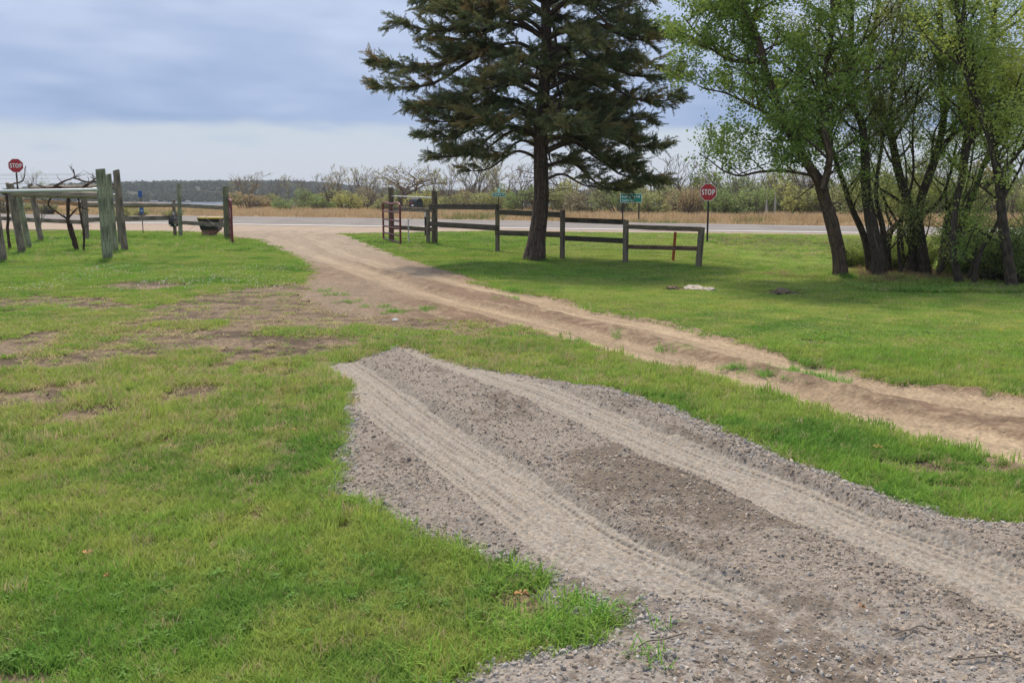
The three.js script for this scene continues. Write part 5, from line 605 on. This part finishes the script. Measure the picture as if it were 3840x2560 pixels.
  const clover = [], flowers = [], cg = (() => { const g = A(), q = rng(9); for (let k = 0; k < 14; k++) { const a = q() * 6.3, r = 0.05 * sqrt(q()), x = cos(a) * r, z = sin(a) * r, h = 0.02 + 0.025 * q(), w = 0.009 + 0.006 * q(), t = (q() - 0.5) * 0.012; g.poly([x - w, h + t, z], [x, h, z - w], [x + w, h - t, z], [x, h, z + w]); } return g.build(); })(), fg = (() => { const g = A(); for (let k = 0; k < 6; k++) { const a = k * PI / 3; g.poly([0, 0.06, 0], [cos(a) * 0.012, 0.066, sin(a) * 0.012], [cos(a + 0.5) * 0.016, 0.068, sin(a + 0.5) * 0.016], [cos(a + 1) * 0.012, 0.066, sin(a + 1) * 0.012]); } g.tube([[0, 0, 0], [0, 0.06, 0]], 0.0015, 3, false); return g.build(); })();
  for (let k = 0; k < 15000; k++) { const r = sqrt(mix(7, 225, R())), a = (R() * 2 - 1) * spread, x = sin(a) * r, z = -cos(a) * r; if (fbm(x * 1.1 + 30, z * 1.1, 3, 0, 52) + 0.16 * (R() - 0.5) < 0.62 || gravelIn(x, z) > -0.05 || dirtIn(x, z) > 0 || bareness(x, z) > 0.5) continue; const v = 0.8 + 0.4 * R(); clover.push([x, land(x, z), z, ...yawQ(R() * 6.3), 0.75, 0.6 + 0.5 * R(), 0.75, 0.15 * v, 0.30 * v, 0.06 * v]); }
  for (let k = 0; k < 900; k++) { const left = R() < 0.7, x = left ? mix(-11, -4.6, R()) : mix(3, 9, R()), z = left ? mix(-26, -19.5, R()) : mix(-21, -10, R()); if (dirtIn(x, z) > -0.2 || fbm(x * 0.8, z * 0.8, 2, 0, 53) < 0.5) continue; const w = left ? [0.75, 0.74, 0.7] : [0.7, 0.55, 0.06]; flowers.push([x, land(x, z), z, ...yawQ(R() * 6.3), 1.2, 1, 1.2, ...w]); }
  tag(instances(scene, 'clover', cg, M.grass, clover), 'low clover leaves mixed into the turf', 'clover'); tag(instances(scene, 'lawn_flowers', fg, M.grass, flowers), 'tiny white and yellow flowers dotting the lawn', 'flowers');
  const nm = ['lawn_grass', 'lawn_grass', 'distant_lawn_grass', 'tall_grass', '', 'edge_grass'], lb = ['short mown grass blades of the near lawn', 'longer mown grass blades of the near lawn', 'mown grass of the lawn toward the fences', 'uncut tall grass round posts, trunks and ditch', '', 'loose grass tufts along the gravel edge'];
  lists.forEach((l, i) => { if (l.length) tag(instances(scene, nm[i], tuft[i], M.grass, l), lb[i], 'grass'); }); console.log('tufts', lists.map(l => l.length).join());
}
{ // loose stones and clods
  const R = rng(131), geos = [1, 2, 3].map(s => { const g = new THREE.IcosahedronGeometry(1, 1), P = g.attributes.position, q = rng(s * 9); const f = new Map(); for (let i = 0; i < P.count; i++) { const key = [P.getX(i), P.getY(i), P.getZ(i)].map(v => v.toFixed(3)).join(); if (!f.has(key)) f.set(key, 0.72 + 0.5 * q()); const k = f.get(key); P.setXYZ(i, P.getX(i) * k, P.getY(i) * k * 0.62, P.getZ(i) * k * 0.85); } g.computeVertexNormals(); return g; }), L = [[], [], []];
  const cols = [[0.53, 0.505, 0.475], [0.44, 0.42, 0.40], [0.56, 0.50, 0.43], [0.50, 0.43, 0.36], [0.66, 0.62, 0.56], [0.52, 0.40, 0.31]], brown = [[0.50, 0.425, 0.345], [0.44, 0.37, 0.295], [0.54, 0.46, 0.375], [0.36, 0.30, 0.24]];
  const spread = 46 * PI / 180; for (const [r0, r1, den] of [[2.8, 4.6, 3400], [4.6, 6.5, 2600], [6.5, 9, 1500], [9, 13, 800]]) { const N = Math.round((r1 * r1 - r0 * r0) * spread * den); for (let k = 0; k < N; k++) { const r = sqrt(mix(r0 * r0, r1 * r1, R())), a = (R() * 2 - 1) * spread, x = sin(a) * r, z = -cos(a) * r, g = gravelIn(x, z); if (g < -0.05 - 0.5 * Math.pow(R(), 3)) continue; const G = gravelH(x, z), rim = sstep(x > 0.6 ? 0.55 : 0.25, 0.05, g), n = fbm(x * 2.4, z * 2.4, 3, 0, 91), keep = (0.5 + 0.9 * (n - 0.35)) * (1 - 0.4 * G.old) * (1 - 0.93 * G.smoothness) + 0.25 * rim; if (R() > keep) continue; const gr = R() < (0.07 + 0.75 * rim + 0.45 * G.old), c = gr ? cols[Math.floor(R() * R() * 6)] : brown[Math.floor(R() * 4)], v = 0.8 + 0.4 * R(), s = (0.0036 + 0.0078 * Math.pow(R(), 4)) * (1 + 0.45 * rim + 0.25 * G.old + 0.3 * n) * (r > 6.5 ? 1.2 : 1); L[k % 3].push([x, land(x, z) + G.h + s * 0.2, z, ...randQ(R), s * (1 + 0.5 * R()), s, s, c[0] * v, c[1] * v, c[2] * v]); } }
  for (let k = 0; k < 9000; k++) { const r = mix(8, 24, R() * R()), a = (R() * 2 - 1) * spread, x = sin(a) * r, z = -cos(a) * r, d = dirtIn(x, z), b = d < 0 ? bareness(x, z) : 1; if (b < 0.5 || gravelIn(x, z) > -0.1) continue; const D = d > 0 ? dirtH(x, z) : { h: -0.02, inR: 0 }; if (R() < D.inR * 0.9 || fbm(x * 2.5, z * 2.5, 3, 0, 93) < 0.46) continue; const c = d > 0 ? [0.42, 0.32, 0.225] : [0.24, 0.185, 0.14], v = 0.7 + 0.5 * R(), s = 0.004 + 0.016 * Math.pow(R(), 4); L[k % 3].push([x, land(x, z) + D.h + s * 0.2, z, ...randQ(R), s * 1.3, s, s, c[0] * v, c[1] * v, c[2] * v]); }
  L.forEach((l, i) => tag(instances(scene, 'loose_stones', geos[i], M.stone, l), ['angular loose gravel and clods', 'rounded loose gravel and clods', 'flat loose gravel and clods'][i], 'gravel')); console.log('stones', L.map(l => l.length).join());
}
{ // single stones, clods, sticks and leaves lying about
  const rock = (label, x, z, s, mat, seed, group) => { const g = new THREE.IcosahedronGeometry(1, 3), P = g.attributes.position; for (let i = 0; i < P.count; i++) { const v = [P.getX(i), P.getY(i), P.getZ(i)], k = 0.55 + 0.95 * fbm3(v[0] * 2.1 + seed, v[1] * 2.1, v[2] * 2.1, 4); P.setXYZ(i, v[0] * k * s[0], max(-0.3, v[1] * k) * s[1], v[2] * k * s[2]); } g.computeVertexNormals(); g.translate(x, land(x, z) + s[1] * 0.2, z); return solo('flat_rock', label, 'rock', g, mat, group); };
  rock('larger flat whitish rock set in the right lawn', 3.83, -19.95, [0.2, 0.07, 0.3], M.limestone, 3, 'rocks in the lawn'); rock('smaller flat whitish rock beside the larger one', 4.08, -19.75, [0.13, 0.055, 0.2], M.limestone, 8, 'rocks in the lawn');
  const clod = std([0.27, 0.2, 0.14], { map: sandMap, bumpMap: sandBump, bumpScale: 0.03 }); const c1 = rock('low dark mound of dug earth in the right lawn', 5.44, -19.15, [0.15, 0.075, 0.26], clod, 5, 'earth mounds'); c1.name = 'earth_mound'; const c2 = rock('low earth mound left of the whitish rocks', 3.38, -20.05, [0.13, 0.05, 0.18], clod, 6, 'earth mounds'); c2.name = 'earth_mound_001'; tag(c1, c1.userData.label, 'mound', 'earth mounds'); tag(c2, c2.userData.label, 'mound', 'earth mounds');
  const stick = (label, x, z, L, a, seed) => { const R = rng(seed), pts = []; for (let k = 0; k <= 5; k++) { const t = k / 5 - 0.5, px = x + cos(a) * L * t + (R() - 0.5) * 0.02, pz = z + sin(a) * L * t + (R() - 0.5) * 0.02; pts.push([px, ground(px, pz) + 0.012 + 0.01 * R(), pz]); } solo('fallen_stick', label, 'stick', A().tube(smooth(pts, 12), 0.0034, 6).build(), M.greyWood, 'sticks on the gravel'); };
  stick('bent dry twig with orange ends on the near gravel', 0.66, -3.92, 0.24, 2.7, 1); stick('thin pale twig near the right part of near gravel', 1.78, -3.98, 0.22, 2.9, 2); stick('twig at the bottom right corner of the gravel', 1.95, -3.72, 0.26, 0.3, 3); stick('short straw-coloured stick on the bare spot by grass tongue', 0.12, -4.36, 0.09, 3.0, 4);
  const leaf = (label, x, z, s, seed) => { const R = rng(seed), g = A(), h = ground(x, z) + 0.03; for (let k = 0; k < 5; k++) { const a = seed + k * 1.25, q = s * (0.7 + 0.5 * R()); g.poly([x, h, z], [x + cos(a - 0.35) * q * 0.6, h + 0.012, z + sin(a - 0.35) * q * 0.6], [x + cos(a) * q, h + 0.02 * R(), z + sin(a) * q], [x + cos(a + 0.35) * q * 0.6, h + 0.014, z + sin(a + 0.35) * q * 0.6]); } solo('fallen_leaf', label, 'leaf', g.build(), M.deadLeaf, 'dead leaves on the ground'); };
  leaf('curled tan leaf standing in the left lawn', -2.34, -5.04, 0.04, 1); leaf('small tan leaf near the curled leaf in left lawn', -2.1, -4.72, 0.025, 2); leaf('pale curled leaf on the bare spot by the grass tongue', 0.05, -4.5, 0.045, 3); leaf('pale leaf in the middle left lawn near gravel edge', -1.8, -7.75, 0.035, 4); leaf('dark curled leaf in the grass strip between drives', 2.88, -7.3, 0.05, 5); leaf('small brown leaf on the right near gravel', 1.62, -4.2, 0.025, 6);
}
console.log('ground cover done');
scene.fog = new THREE.FogExp2(0xc4d0de, 0.0002);
renderer.render(scene, camera);
